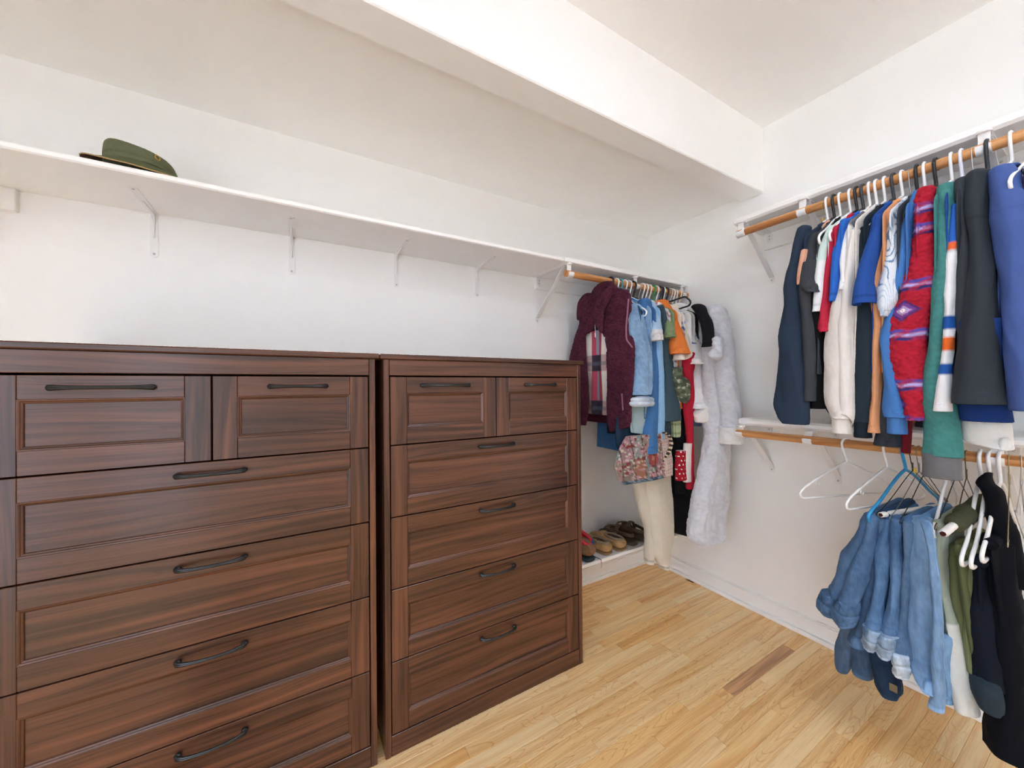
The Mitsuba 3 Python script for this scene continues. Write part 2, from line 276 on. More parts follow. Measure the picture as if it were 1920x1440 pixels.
R = {
    'navy': [(1.782, 0.658, 0.0226, 1.66), (1.724, 0.672, 0.0206, 1.655), (1.664, 0.68, 0.0195, 1.651), (1.602, 0.685, 0.0228, 1.646), (1.539, 0.686, 0.0276, 1.642), (1.477, 0.686, 0.0319, 1.637), (1.414, 0.686, 0.0375, 1.632), (1.352, 0.686, 0.0423, 1.628), (1.29, 0.685, 0.0451, 1.623), (1.228, 0.686, 0.0489, 1.618), (1.167, 0.686, 0.052, 1.614), (1.118, 0.682, 0.055, 1.609), (1.082, 0.675, 0.0489, 1.605), (1.052, 0.667, 0.0364, 1.6)],
    'tangerine': [(1.691, 0.641, 0.0076, 1.63), (1.633, 0.648, 0.0095, 1.63), (1.597, 0.652, 0.009, 1.63), (1.569, 0.655, 0.0064, 1.63)],
    'charcoal_tee': [(1.749, 0.623, 0.0207, 1.68), (1.712, 0.628, 0.0188, 1.666), (1.649, 0.63, 0.0206, 1.652), (1.587, 0.631, 0.0235, 1.638), (1.56, 0.627, 0.0249, 1.624), (1.525, 0.607, 0.0116, 1.61)],
    'charcoal_body': [(1.644, 0.625, 0.0186, 1.63), (1.526, 0.634, 0.0196, 1.627), (1.346, 0.625, 0.0191, 1.625), (1.227, 0.624, 0.0183, 1.623), (1.138, 0.623, 0.0168, 1.62)],
    'black_body': [(1.555, 0.609, 0.0195, 1.66), (1.453, 0.607, 0.0195, 1.66), (1.345, 0.603, 0.0174, 1.66), (1.226, 0.605, 0.018, 1.66), (1.11, 0.617, 0.0266, 1.66)],
    'mint': [(1.754, 0.566, 0.0116, 1.66), (1.705, 0.581, 0.0165, 1.653), (1.667, 0.592, 0.0155, 1.647), (1.607, 0.594, 0.0143, 1.64), (1.548, 0.595, 0.0132, 1.633), (1.484, 0.6, 0.0132, 1.627), (1.457, 0.603, 0.0109, 1.62)],
    'red': [(1.749, 0.554, 0.0102, 1.66), (1.689, 0.567, 0.0116, 1.653), (1.631, 0.571, 0.0128, 1.646), (1.573, 0.574, 0.0133, 1.639), (1.514, 0.576, 0.0128, 1.631), (1.457, 0.582, 0.0157, 1.624), (1.405, 0.586, 0.0181, 1.617), (1.383, 0.581, 0.0122, 1.61)],
    'blue_polo': [(1.764, 0.531, 0.0121, 1.66), (1.708, 0.54, 0.0112, 1.65), (1.651, 0.546, 0.0117, 1.64), (1.594, 0.549, 0.0117, 1.63), (1.536, 0.55, 0.0112, 1.62), (1.484, 0.553, 0.0061, 1.61)],
    'white_tee': [(1.759, 0.521, 0.0175, 1.68), (1.718, 0.527, 0.0143, 1.666), (1.677, 0.531, 0.0121, 1.652), (1.618, 0.53, 0.0143, 1.638), (1.559, 0.526, 0.017, 1.624), (1.518, 0.528, 0.0081, 1.61)],
    'cream': [(1.716, 0.509, 0.0193, 1.66), (1.672, 0.515, 0.0155, 1.652), (1.599, 0.521, 0.0185, 1.644), (1.522, 0.53, 0.0259, 1.637), (1.449, 0.534, 0.0315, 1.629), (1.337, 0.538, 0.0371, 1.621), (1.224, 0.539, 0.0411, 1.613), (1.141, 0.538, 0.0411, 1.606), (1.091, 0.53, 0.0335, 1.598), (1.083, 0.529, 0.0286, 1.59)],
    'slate': [(1.719, 0.482, 0.0186, 1.67), (1.607, 0.481, 0.019, 1.66), (1.463, 0.479, 0.0205, 1.65), (1.386, 0.478, 0.0249, 1.64), (1.277, 0.478, 0.0255, 1.63), (1.169, 0.478, 0.023, 1.62), (1.073, 0.481, 0.0244, 1.61)],
    'royal_polo': [(1.747, 0.448, 0.0158, 1.68), (1.696, 0.451, 0.0142, 1.662), (1.65, 0.454, 0.0148, 1.644), (1.571, 0.467, 0.016, 1.626), (1.515, 0.47, 0.0201, 1.608), (1.457, 0.469, 0.0228, 1.59)],
    'peach': [(1.753, 0.423, 0.0124, 1.68), (1.703, 0.436, 0.0116, 1.672), (1.649, 0.439, 0.013, 1.664), (1.57, 0.45, 0.0132, 1.656), (1.516, 0.452, 0.0111, 1.648), (1.451, 0.449, 0.0102, 1.64), (1.38, 0.444, 0.0078, 1.632), (1.275, 0.447, 0.0082, 1.624), (1.169, 0.447, 0.0101, 1.616), (1.075, 0.451, 0.0115, 1.608), (1.043, 0.451, 0.014, 1.6)],
    'hawaiian': [(1.738, 0.413, 0.0113, 1.68), (1.666, 0.412, 0.0131, 1.665), (1.586, 0.415, 0.0161, 1.65), (1.507, 0.42, 0.021, 1.635), (1.458, 0.418, 0.019, 1.62), (1.426, 0.421, 0.0093, 1.605), (1.41, 0.421, 0.0041, 1.59)],
    'dark_denim': [(1.352, 0.428, 0.0124, 1.64), (1.316, 0.428, 0.0142, 1.636), (1.221, 0.424, 0.0179, 1.632), (1.118, 0.421, 0.0202, 1.628), (1.066, 0.42, 0.0247, 1.624), (1.002, 0.422, 0.03, 1.62)],
    'azure': [(1.789, 0.361, 0.0095, 1.68), (1.725, 0.372, 0.0125, 1.672), (1.645, 0.387, 0.0148, 1.664), (1.588, 0.389, 0.0144, 1.655), (1.478, 0.406, 0.0167, 1.647), (1.423, 0.413, 0.0177, 1.639), (1.366, 0.421, 0.0205, 1.631), (1.338, 0.422, 0.0201, 1.623), (1.281, 0.416, 0.0168, 1.615), (1.197, 0.407, 0.0189, 1.606), (1.114, 0.399, 0.0256, 1.598), (1.096, 0.395, 0.0246, 1.59)],
    'fleece': [(1.786, 0.343, 0.0194, 1.68), (1.741, 0.344, 0.0231, 1.67), (1.631, 0.349, 0.0273, 1.661), (1.523, 0.358, 0.0341, 1.651), (1.442, 0.367, 0.0392, 1.642), (1.361, 0.377, 0.0428, 1.632), (1.306, 0.381, 0.0439, 1.623), (1.251, 0.375, 0.0371, 1.613), (1.196, 0.37, 0.0326, 1.604), (1.143, 0.363, 0.0262, 1.595), (1.091, 0.355, 0.0192, 1.585)],
    'teal': [(1.782, 0.304, 0.014, 1.68), (1.722, 0.303, 0.0159, 1.667), (1.614, 0.303, 0.0162, 1.655), (1.509, 0.306, 0.0164, 1.643), (1.404, 0.31, 0.0185, 1.63), (1.3, 0.315, 0.0208, 1.617), (1.196, 0.313, 0.0253, 1.605), (1.074, 0.305, 0.0364, 1.593), (0.994, 0.303, 0.0381, 1.58)],
    'stripe': [(1.712, 0.283, 0.0064, 1.66), (1.607, 0.285, 0.008, 1.648), (1.533, 0.287, 0.0087, 1.636), (1.451, 0.289, 0.01, 1.624), (1.373, 0.29, 0.0112, 1.612), (1.297, 0.292, 0.012, 1.601), (1.246, 0.294, 0.012, 1.589), (1.171, 0.297, 0.0142, 1.577), (1.121, 0.298, 0.0174, 1.565)],
    'charcoal_jacket': [(1.785, 0.272, 0.0149, 1.68), (1.707, 0.269, 0.0139, 1.664), (1.6, 0.265, 0.013, 1.648), (1.446, 0.263, 0.0152, 1.632), (1.295, 0.263, 0.0168, 1.616), (1.146, 0.266, 0.0207, 1.6)],
    'charcoal_sleeve': [(1.787, 0.246, 0.0207, 1.68), (1.695, 0.242, 0.0207, 1.661), (1.589, 0.235, 0.0188, 1.643), (1.507, 0.233, 0.0208, 1.624), (1.388, 0.233, 0.0282, 1.606), (1.291, 0.233, 0.0355, 1.587), (1.195, 0.231, 0.0437, 1.569), (1.144, 0.227, 0.0476, 1.55)],
    'cobalt': [(1.777, 0.204, 0.0222, 1.68), (1.722, 0.193, 0.0291, 1.66), (1.666, 0.184, 0.0331, 1.64), (1.518, 0.175, 0.0343, 1.62), (1.376, 0.166, 0.0341, 1.6), (1.284, 0.159, 0.0346, 1.58), (1.13, 0.146, 0.0348, 1.56)],
    'jean1': [(0.759, 0.477, 0.0174, 1.66), (0.705, 0.487, 0.0165, 1.64), (0.619, 0.511, 0.0233, 1.62), (0.55, 0.531, 0.0239, 1.6), (0.479, 0.552, 0.019, 1.58)],
    'jean1c': [(0.477, 0.557, 0.0231, 1.58), (0.439, 0.565, 0.0277, 1.58), (0.403, 0.565, 0.0136, 1.58)],
    'jean2': [(0.764, 0.464, 0.015, 1.65), (0.686, 0.47, 0.0141, 1.63), (0.605, 0.484, 0.0214, 1.61), (0.554, 0.49, 0.0205, 1.59), (0.483, 0.506, 0.0188, 1.57)],
    'jean2c': [(0.481, 0.511, 0.0235, 1.57), (0.434, 0.518, 0.0293, 1.57), (0.397, 0.51, 0.0147, 1.57)],
    'jean3': [(0.756, 0.449, 0.0147, 1.66), (0.633, 0.457, 0.0158, 1.648), (0.524, 0.47, 0.0151, 1.636), (0.413, 0.486, 0.0174, 1.624), (0.345, 0.499, 0.0171, 1.612), (0.338, 0.492, 0.0134, 1.6)],
    'jean4': [(0.756, 0.433, 0.0144, 1.66), (0.669, 0.438, 0.0135, 1.642), (0.593, 0.441, 0.0148, 1.624), (0.518, 0.445, 0.0131, 1.606), (0.465, 0.448, 0.0135, 1.588), (0.426, 0.447, 0.0172, 1.57)],
    'jean4c': [(0.428, 0.446, 0.0185, 1.565), (0.391, 0.448, 0.0184, 1.565), (0.359, 0.45, 0.0096, 1.565)],
    'jean5': [(0.768, 0.411, 0.013, 1.66), (0.679, 0.41, 0.0124, 1.642), (0.582, 0.408, 0.0116, 1.624), (0.51, 0.409, 0.0113, 1.606), (0.465, 0.411, 0.0128, 1.588), (0.425, 0.413, 0.0155, 1.57)],
    'jean5c': [(0.427, 0.411, 0.0185, 1.565), (0.388, 0.419, 0.0183, 1.565), (0.355, 0.42, 0.0096, 1.565)],
    'jean6': [(0.766, 0.385, 0.0116, 1.66), (0.663, 0.385, 0.0107, 1.644), (0.566, 0.386, 0.0106, 1.628), (0.47, 0.387, 0.0115, 1.612), (0.424, 0.39, 0.0138, 1.596), (0.38, 0.39, 0.0145, 1.58)],
    'jean6c': [(0.383, 0.389, 0.0151, 1.575), (0.345, 0.386, 0.0152, 1.575), (0.314, 0.389, 0.0114, 1.575)],
    'jean7': [(0.775, 0.355, 0.0256, 1.66), (0.724, 0.352, 0.0271, 1.646), (0.63, 0.35, 0.0286, 1.631), (0.538, 0.348, 0.0317, 1.617), (0.448, 0.345, 0.0337, 1.603), (0.36, 0.341, 0.0343, 1.589), (0.332, 0.334, 0.0309, 1.574), (0.321, 0.326, 0.026, 1.56)],
    'jean7b': [(0.798, 0.331, 0.0104, 1.555), (0.71, 0.318, 0.007, 1.555), (0.575, 0.312, 0.0097, 1.555), (0.439, 0.31, 0.01, 1.555), (0.325, 0.31, 0.0103, 1.555), (0.283, 0.315, 0.014, 1.555)],
    'jean8': [(0.462, 0.309, 0.0118, 1.62), (0.371, 0.306, 0.0122, 1.62), (0.306, 0.305, 0.0112, 1.62), (0.283, 0.304, 0.0096, 1.62)],
    'jeanlow1': [(0.363, 0.527, 0.0207, 1.64), (0.308, 0.535, 0.0242, 1.64), (0.245, 0.546, 0.0212, 1.64), (0.204, 0.548, 0.0101, 1.64)],
    'jeanlow2': [(0.358, 0.49, 0.0185, 1.62), (0.301, 0.495, 0.027, 1.62), (0.259, 0.494, 0.0248, 1.62), (0.234, 0.49, 0.0185, 1.62)],
    'jeanlow3': [(0.362, 0.441, 0.0249, 1.6), (0.316, 0.433, 0.0302, 1.6), (0.273, 0.427, 0.03, 1.6), (0.249, 0.425, 0.0284, 1.6), (0.229, 0.422, 0.0186, 1.6)],
    'sage': [(0.774, 0.324, 0.0148, 1.69), (0.727, 0.324, 0.0128, 1.681), (0.631, 0.323, 0.0109, 1.673), (0.564, 0.316, 0.0129, 1.664), (0.499, 0.307, 0.0154, 1.656), (0.415, 0.295, 0.0147, 1.647), (0.331, 0.285, 0.0175, 1.639), (0.278, 0.277, 0.0179, 1.63)],
    'oliveA': [(0.713, 0.303, 0.0104, 1.71), (0.587, 0.297, 0.0126, 1.7), (0.498, 0.288, 0.0124, 1.69), (0.412, 0.279, 0.0122, 1.68), (0.33, 0.267, 0.0082, 1.67), (0.301, 0.262, 0.0059, 1.66)],
    'oliveB': [(0.729, 0.28, 0.0169, 1.7), (0.648, 0.276, 0.0137, 1.688), (0.557, 0.275, 0.0098, 1.675), (0.47, 0.272, 0.0075, 1.662), (0.388, 0.261, 0.0073, 1.65)],
    'blackA': [(0.694, 0.247, 0.0146, 1.7), (0.614, 0.248, 0.0226, 1.686), (0.528, 0.244, 0.0244, 1.672), (0.444, 0.24, 0.027, 1.658), (0.407, 0.237, 0.0253, 1.644), (0.374, 0.234, 0.023, 1.63)],
    'blackAc': [(0.382, 0.232, 0.0252, 1.625), (0.353, 0.23, 0.0255, 1.625), (0.32, 0.226, 0.0192, 1.625)],
    'blackB': [(0.753, 0.227, 0.0256, 1.72), (0.623, 0.216, 0.0264, 1.706), (0.498, 0.205, 0.0312, 1.692), (0.371, 0.204, 0.035, 1.678), (0.275, 0.205, 0.0415, 1.664), (0.211, 0.2, 0.0449, 1.65)],
    'denim_dark': [(1.614, 1.434, 0.0509, 1.68), (1.529, 1.429, 0.0624, 1.689), (1.422, 1.428, 0.0703, 1.698), (1.351, 1.429, 0.0765, 1.706), (1.243, 1.433, 0.079, 1.715)],
    'denim_light': [(1.59, 1.478, 0.0419, 1.3), (1.538, 1.467, 0.0516, 1.289), (1.475, 1.457, 0.0582, 1.277), (1.413, 1.456, 0.0563, 1.266), (1.353, 1.463, 0.0512, 1.254), (1.292, 1.451, 0.0508, 1.243), (1.232, 1.435, 0.0532, 1.231), (1.154, 1.415, 0.0554, 1.22)],
    'denim_lightc': [(1.154, 1.411, 0.0544, 1.215), (1.122, 1.415, 0.0713, 1.215), (1.084, 1.431, 0.055, 1.215)],
    'midblue': [(1.622, 1.543, 0.0365, 1.3), (1.484, 1.558, 0.0312, 1.289), (1.358, 1.566, 0.023, 1.277), (1.233, 1.55, 0.0282, 1.266), (1.111, 1.531, 0.0324, 1.254), (0.968, 1.499, 0.0463, 1.243), (0.9, 1.482, 0.048, 1.231), (0.873, 1.466, 0.041, 1.22)],
    'skyblue_sl': [(1.619, 1.601, 0.0354, 1.32), (1.549, 1.592, 0.0304, 1.287), (1.479, 1.566, 0.0294, 1.253), (1.419, 1.535, 0.0247, 1.22)],
    'skyblue': [(1.483, 1.583, 0.0241, 1.27), (1.358, 1.585, 0.0255, 1.264), (1.233, 1.589, 0.0256, 1.258), (1.11, 1.583, 0.0282, 1.252), (0.964, 1.565, 0.032, 1.246), (0.892, 1.555, 0.0273, 1.24)],
    'slateA': [(1.607, 1.65, 0.0338, 1.3), (1.491, 1.669, 0.0292, 1.286), (1.362, 1.67, 0.035, 1.272), (1.234, 1.666, 0.0435, 1.258), (1.108, 1.662, 0.0578, 1.244), (1.018, 1.651, 0.066, 1.23)],
    'floralstrip': [(1.619, 1.641, 0.0288, 1.3), (1.493, 1.695, 0.0222, 1.285), (1.363, 1.707, 0.0188, 1.27), (1.234, 1.714, 0.0149, 1.255), (1.107, 1.705, 0.0148, 1.24)],
    'olivetee': [(1.598, 1.715, 0.025, 1.32), (1.523, 1.682, 0.0269, 1.275), (1.441, 1.645, 0.0301, 1.23)],
    'orange': [(1.645, 1.75, 0.0383, 1.36), (1.58, 1.742, 0.0329, 1.32), (1.495, 1.738, 0.0378, 1.28), (1.424, 1.71, 0.0445, 1.24), (1.356, 1.68, 0.0567, 1.2)],
    'creamtee': [(1.624, 1.808, 0.0315, 1.34), (1.504, 1.813, 0.0419, 1.306), (1.432, 1.801, 0.0415, 1.272), (1.369, 1.767, 0.06, 1.239), (1.326, 1.677, 0.0218, 1.205)],
    'whiteblue': [(1.644, 1.906, 0.0605, 1.36), (1.546, 1.903, 0.0548, 1.32), (1.438, 1.897, 0.049, 1.28), (1.366, 1.866, 0.0455, 1.24), (1.307, 1.82, 0.0443, 1.2)],
    'redA': [(1.363, 1.791, 0.0463, 1.23), (1.298, 1.79, 0.0463, 1.23), (1.259, 1.785, 0.0344, 1.23), (1.105, 1.787, 0.037, 1.23), (0.95, 1.794, 0.0206, 1.23), (0.653, 1.791, 0.018, 1.23)],
    'whitelong': [(1.322, 1.897, 0.0762, 1.27), (1.234, 1.898, 0.0652, 1.247), (1.135, 1.88, 0.0565, 1.223), (1.075, 1.847, 0.0544, 1.2)],
    'whitelongc': [(1.075, 1.838, 0.0684, 1.195), (1.039, 1.869, 0.0481, 1.195), (1.003, 1.876, 0.0188, 1.195)],
    'ivory': [(1.63, 1.946, 0.0447, 1.3), (1.51, 1.962, 0.0337, 1.275), (1.37, 1.949, 0.0279, 1.25), (1.234, 1.93, 0.0166, 1.225), (1.076, 1.896, 0.0135, 1.2)],
    'blacktank': [(1.607, 1.839, 0.0527, 1.2), (1.552, 1.846, 0.0396, 1.173), (1.483, 1.832, 0.0367, 1.147), (1.39, 1.775, 0.0127, 1.12)],
    'robe_sl': [(1.576, 1.892, 0.0432, 1.14), (1.487, 1.915, 0.0383, 1.129), (1.39, 1.919, 0.0477, 1.118), (1.294, 1.913, 0.0491, 1.107), (1.168, 1.917, 0.0519, 1.097), (1.043, 1.917, 0.0574, 1.086), (0.958, 1.902, 0.0569, 1.075)],
    'robe_body': [(1.596, 1.947, 0.0501, 1.19), (1.497, 1.96, 0.07, 1.183), (1.364, 1.95, 0.0946, 1.177), (1.233, 1.957, 0.1033, 1.17), (1.102, 1.946, 0.0999, 1.163), (0.948, 1.919, 0.0865, 1.157), (0.786, 1.88, 0.0959, 1.15), (0.605, 1.831, 0.1221, 1.143), (0.447, 1.792, 0.1211, 1.137), (0.418, 1.794, 0.1022, 1.13)],
    'camo': [(1.239, 1.694, 0.0245, 1.22), (1.195, 1.713, 0.0494, 1.22), (1.151, 1.718, 0.0406, 1.22), (1.113, 1.711, 0.0247, 1.22)],
    'khakiL': [(0.748, 1.515, 0.0463, 1.32), (0.644, 1.532, 0.0444, 1.314), (0.581, 1.539, 0.0389, 1.308), (0.449, 1.567, 0.0261, 1.302), (0.357, 1.556, 0.0207, 1.296), (0.297, 1.546, 0.0197, 1.29)],
    'khakiR': [(0.738, 1.626, 0.1028, 1.3), (0.635, 1.626, 0.0978, 1.293), (0.572, 1.627, 0.0933, 1.287), (0.443, 1.63, 0.0788, 1.28), (0.35, 1.623, 0.0672, 1.273), (0.302, 1.618, 0.0374, 1.267), (0.267, 1.613, 0.016, 1.26)],
    'blackpants': [(0.916, 1.852, 0.0879, 1.32), (0.736, 1.848, 0.0987, 1.315), (0.53, 1.835, 0.0898, 1.31), (0.423, 1.823, 0.0811, 1.305), (0.376, 1.857, 0.0275, 1.3)],
    'reddots': [(0.858, 1.721, 0.0281, 1.23), (0.768, 1.712, 0.0356, 1.23), (0.709, 1.716, 0.0357, 1.23)],
    'whitestrip': [(0.893, 1.771, 0.0288, 1.225), (0.763, 1.762, 0.0271, 1.225), (0.694, 1.764, 0.0245, 1.225)],
    'floral': [(0.96, 1.469, 0.1427, 1.235), (0.89, 1.446, 0.18, 1.225), (0.834, 1.43, 0.1902, 1.215), (0.75, 1.445, 0.1619, 1.205)],
    'black_top': [(0.929, 0.246, 0.0071, 1.76), (0.903, 0.251, 0.0148, 1.754), (0.889, 0.241, 0.0183, 1.749), (0.853, 0.233, 0.0173, 1.743), (0.814, 0.227, 0.0208, 1.737), (0.777, 0.218, 0.0256, 1.731), (0.706, 0.214, 0.0307, 1.726), (0.637, 0.21, 0.0388, 1.72)],
    'white_shirt': [(1.225, 0.24, 0.0371, 1.64), (1.122, 0.231, 0.0401, 1.632), (1.079, 0.229, 0.0425, 1.625), (1.043, 0.228, 0.0409, 1.618), (1.024, 0.199, 0.0115, 1.61)],
    'navy_hem': [(1.368, 0.232, 0.0361, 1.6), (1.138, 0.229, 0.0417, 1.6), (1.096, 0.226, 0.041, 1.6)],
    'maroon': [(1.393, 0.373, 0.016, 1.63), (1.229, 0.379, 0.0116, 1.63), (1.081, 0.384, 0.0099, 1.63), (0.985, 0.386, 0.0093, 1.63)],
    'dark_hang': [(1.222, 0.166, 0.032, 1.6), (1.114, 0.157, 0.0374, 1.6), (1.041, 0.148, 0.0348, 1.6)],
    'patterned': [(1.238, 0.631, 0.0165, 1.7), (1.118, 0.631, 0.0165, 1.7), (1.062, 0.628, 0.0164, 1.7)],
}

# ------------------------------------------------------------------ the room
def struct(name, mesh, bsdf, **kw):
    key = thing(name, kind='structure')
    put(mesh, bsdf, key, **kw)
    return key
W = 0.12
floor = thing('floor', kind='structure')
mat('m_subfloor', rgb('#7d5a36'), 0.8, 0.2)
put(bx((XL - W, YF - W, -0.14), (XB + W, YA + W, -0.012)), 'm_subfloor', floor)
rng = random.Random(7)
PW = 0.0493
fixed = {0.817: [('brown', 1.452, 1.93), ('tan', 1.932, 2.2)], 1.064: [('pale', 0.80, 1.4555), ('tan', 1.4575, 2.2)], 1.114: [('tan', 1.08, 1.4555), ('pale', 1.4575, 2.2)]}
mini = min(k for k in fixed)
k0 = int(math.floor((mini - (-1.0)) / PW))
y = mini - k0 * PW
kn = 0
oakn, brownn = 0, 0
def plank(x0, x1, y0, tone=None):
    global oakn, brownn
    m = bx((x0 + 0.0004, y0 + 0.0003, -0.012), (x1 - 0.0004, y0 + PW - 0.0003, rng.uniform(-0.0003, 0.0)), 0.0009)
    if tone == 'brown':
        brownn += 1; k = -brownn
    else:
        oakn += 1; k = oakn
    wood(m, 'm_oak', 0, floor, 'plank', number=k)
rowi = 0
while y < YA:
    x = -1.2 + rng.uniform(-0.9, 0)
    fx = next((v for k, v in fixed.items() if abs(k - y) < 0.02), [])
    spans = []
    while x < XB:
        L = rng.choice([0.32, 0.45, 0.6, 0.75, 0.95, 1.1]) * rng.uniform(0.9, 1.1)
        spans.append([max(x, -1.0), min(x + L, XB)]); x += L
    out = []
    for a, b in spans:
        if b - a < 0.05 or b < 0.1: continue
        if fx and b > fx[0][1]:
            if a < fx[0][1]: out.append((a, fx[0][1], None))
            continue
        out.append((a, b, 'brown' if (rng.random() < 0.0) else None))
    for tone, a, b in fx: out.append((a, min(b, XB), tone))
    for a, b, tone in out:
        if b > 0.05 and y > -1.0: plank(max(a, -0.4), b, y, tone)
    y += PW
# the rest of the floor, hidden under the dressers and behind the camera, in wide boards of the same oak
for (x0, y0, x1, y1) in ((XL, -1.0, -0.4, YA), (XL, YF, XB, -1.0 - 0.02)):
    yy = y0
    while yy < y1 - 0.01:
        oakn += 1
        wood(bx((x0, yy, -0.012), (x1 - 0.0005, min(yy + PW * 2, y1) - 0.0006, -0.0003)), 'm_oak', 0, floor, 'plank', number=oakn)
        yy += PW * 2
struct('wall_back', bx((XL - W, YA, -0.14), (XB + W, YA + W, ZC + W)), 'm_wall')
struct('wall_right', bx((XB, YF - W, -0.14), (XB + W, YA, ZC + W)), 'm_wall')
LY0, LY1 = -1.30, 0.30
struct('wall_left', cat([bx((XL - W, YF - W, -0.14), (XL, LY0, ZC + W)), bx((XL - W, LY1, -0.14), (XL, YA, ZC + W)), bx((XL - W, LY0, 2.15), (XL, LY1, ZC + W))]), 'm_wall')
# wall behind the camera with a wide open doorway
DX0, DX1, DZ = -1.25, -0.75, 2.05
struct('wall_front', cat([bx((XL, YF - W, -0.14), (DX0, YF, ZC + W)), bx((DX1, YF - W, -0.14), (XB, YF, ZC + W)), bx((DX0, YF - W, DZ), (DX1, YF, ZC + W))]), 'm_wall')
for i, (a, b) in enumerate((((DX0 - 0.06, 0), (DX0, DZ + 0.06)), ((DX1, 0), (DX1 + 0.06, DZ + 0.06)), ((DX0, DZ), (DX1, DZ + 0.06)))):
    struct(f'trim_{i + 1}', bx((a[0], YF + 0.0002, a[1]), (b[0], YF + 0.015, b[1]), 0.003), 'm_trim')
for i, (a, b) in enumerate((((LY0 - 0.06, 0), (LY0, 2.21)), ((LY1, 0), (LY1 + 0.06, 2.21)), ((LY0, 2.15), (LY1, 2.21)))):
    struct(f'trim_{i + 4}', bx((XL + 0.0002, a[0], a[1]), (XL + 0.015, b[0], b[1]), 0.003), 'm_trim')
ceil = struct('ceiling', bx((XL - W, YF - W, ZC), (XB + W, 1.005, ZC + W)), 'm_ceiling')
put(bx((XL, 1.005, 2.192), (XB, 1.117, ZC + W), 0.004), 'm_ceiling', ceil, 'beam')
put(bx((XL, 1.1171, 2.218), (XB, YA, ZC + W)), 'm_ceiling', ceil, 'lowered_section')
# baseboards with a shoe moulding
def baseboard(name, pts_fn):
    k = struct(name, pts_fn(0.0, 0.012, 0.0, 0.083), 'm_trim')
    put(pts_fn(0.0, 0.009, 0.0831, 0.091), 'm_trim', k, 'cap')
    put(pts_fn(0.0122, 0.026, 0.0, 0.022), 'm_trim', k, 'shoe_moulding')
baseboard('baseboard_back', lambda a, b, z0, z1: bx((XL, YA - b, z0), (XB - 0.03, YA - a, z1), 0.003))
baseboard('baseboard_right', lambda a, b, z0, z1: bx((XB - b, YF, z0), (XB - a, YA - 0.03 if b > 0.012 else YA, z1), 0.003))

# ceiling lamps: flush domes
for (x, y, z), r, rad in LAMPS:
    k = thing('ceiling_lamp', 'flush white glass dome lamp on the ceiling ' + ('in the middle of the room' if y > -0.5 else 'near the left doorway' if x < 0 else 'near the front wall'), 'ceiling lamp', 'ceiling lamps')
    prof = np.array([[0.0, -0.075], [0.05, -0.072], [0.09, -0.062], [0.125, -0.042], [r, -0.012], [r, -0.004], [0, -0.004]])
    dome = trimesh.creation.revolve(prof, sections=40).apply_translation((x, y, z - 0.008))
    d = mikit.ply(dome, 'm_trim', smooth=30)
    d['emitter'] = {'type': 'area', 'radiance': {'type': 'rgb', 'value': list(rad)}}
    scene[f'{k}__glass_dome'] = d
    put(trimesh.creation.cylinder(radius=r + 0.012, height=0.0115, sections=48).apply_translation((x, y, z - 0.00575)), 'm_trim', k, 'base_ring', smooth=40)

# ------------------------------------------------------------------ dressers
def handle_mesh(cx, z, y, L):
    u = np.linspace(-1, 1, 41)
    arch = np.sqrt(np.clip(1 - (u * 0.97) ** 2, 0, 1)) ** 0.8
    pts = np.stack([cx + u * L / 2, y - 0.004 - 0.024 * arch, np.full_like(u, z)], 1)
    w = 0.0042 + 0.0026 * np.abs(u) ** 3          # half height (z): flares to the ends
    h = 0.0034 + 0.0010 * np.abs(u) ** 3
    t, e1, e2 = frames(pts, (0, 0, 1))
    n = 18
    a = np.arange(n) / n * 2 * np.pi
    groove = 1 - 0.35 * np.exp(-((np.sin(a)) / 0.28) ** 2) * (np.cos(a) ** 2)
    v = pts[:, None] + (w[:, None] * np.sin(a))[..., None] * e1[:, None] + (h[:, None] * (np.cos(a) * groove))[..., None] * e2[:, None]
    v = np.vstack([v.reshape(-1, 3), pts[:1], pts[-1:]])
    j = np.arange(n)
    m = len(pts)
    f = np.vstack([grid_faces(m, n), np.stack([(j + 1) % n, j, np.full(n, m * n)], 1), np.stack([(m - 1) * n + j, (m - 1) * n + (j + 1) % n, np.full(n, m * n + 1)], 1)])
    bar = trimesh.Trimesh(v, fix(v - v.mean(0), f), process=False)
    ends = []
    for s in (-1, 1):
        e = trimesh.creation.icosphere(subdivisions=2, radius=1.0)
        e.apply_scale((0.0085, 0.0065, 0.0072)); e.apply_translation((cx + s * (L / 2 - 0.002), y - 0.0055, z))
        ends.append(e)
    return cat([bar] + ends)
def rect_loft(rects):
    v = np.array([[p for p in r] for r in rects]).reshape(-1, 3)
    f = grid_faces(len(rects), 4)
    return trimesh.Trimesh(v, f, process=False)
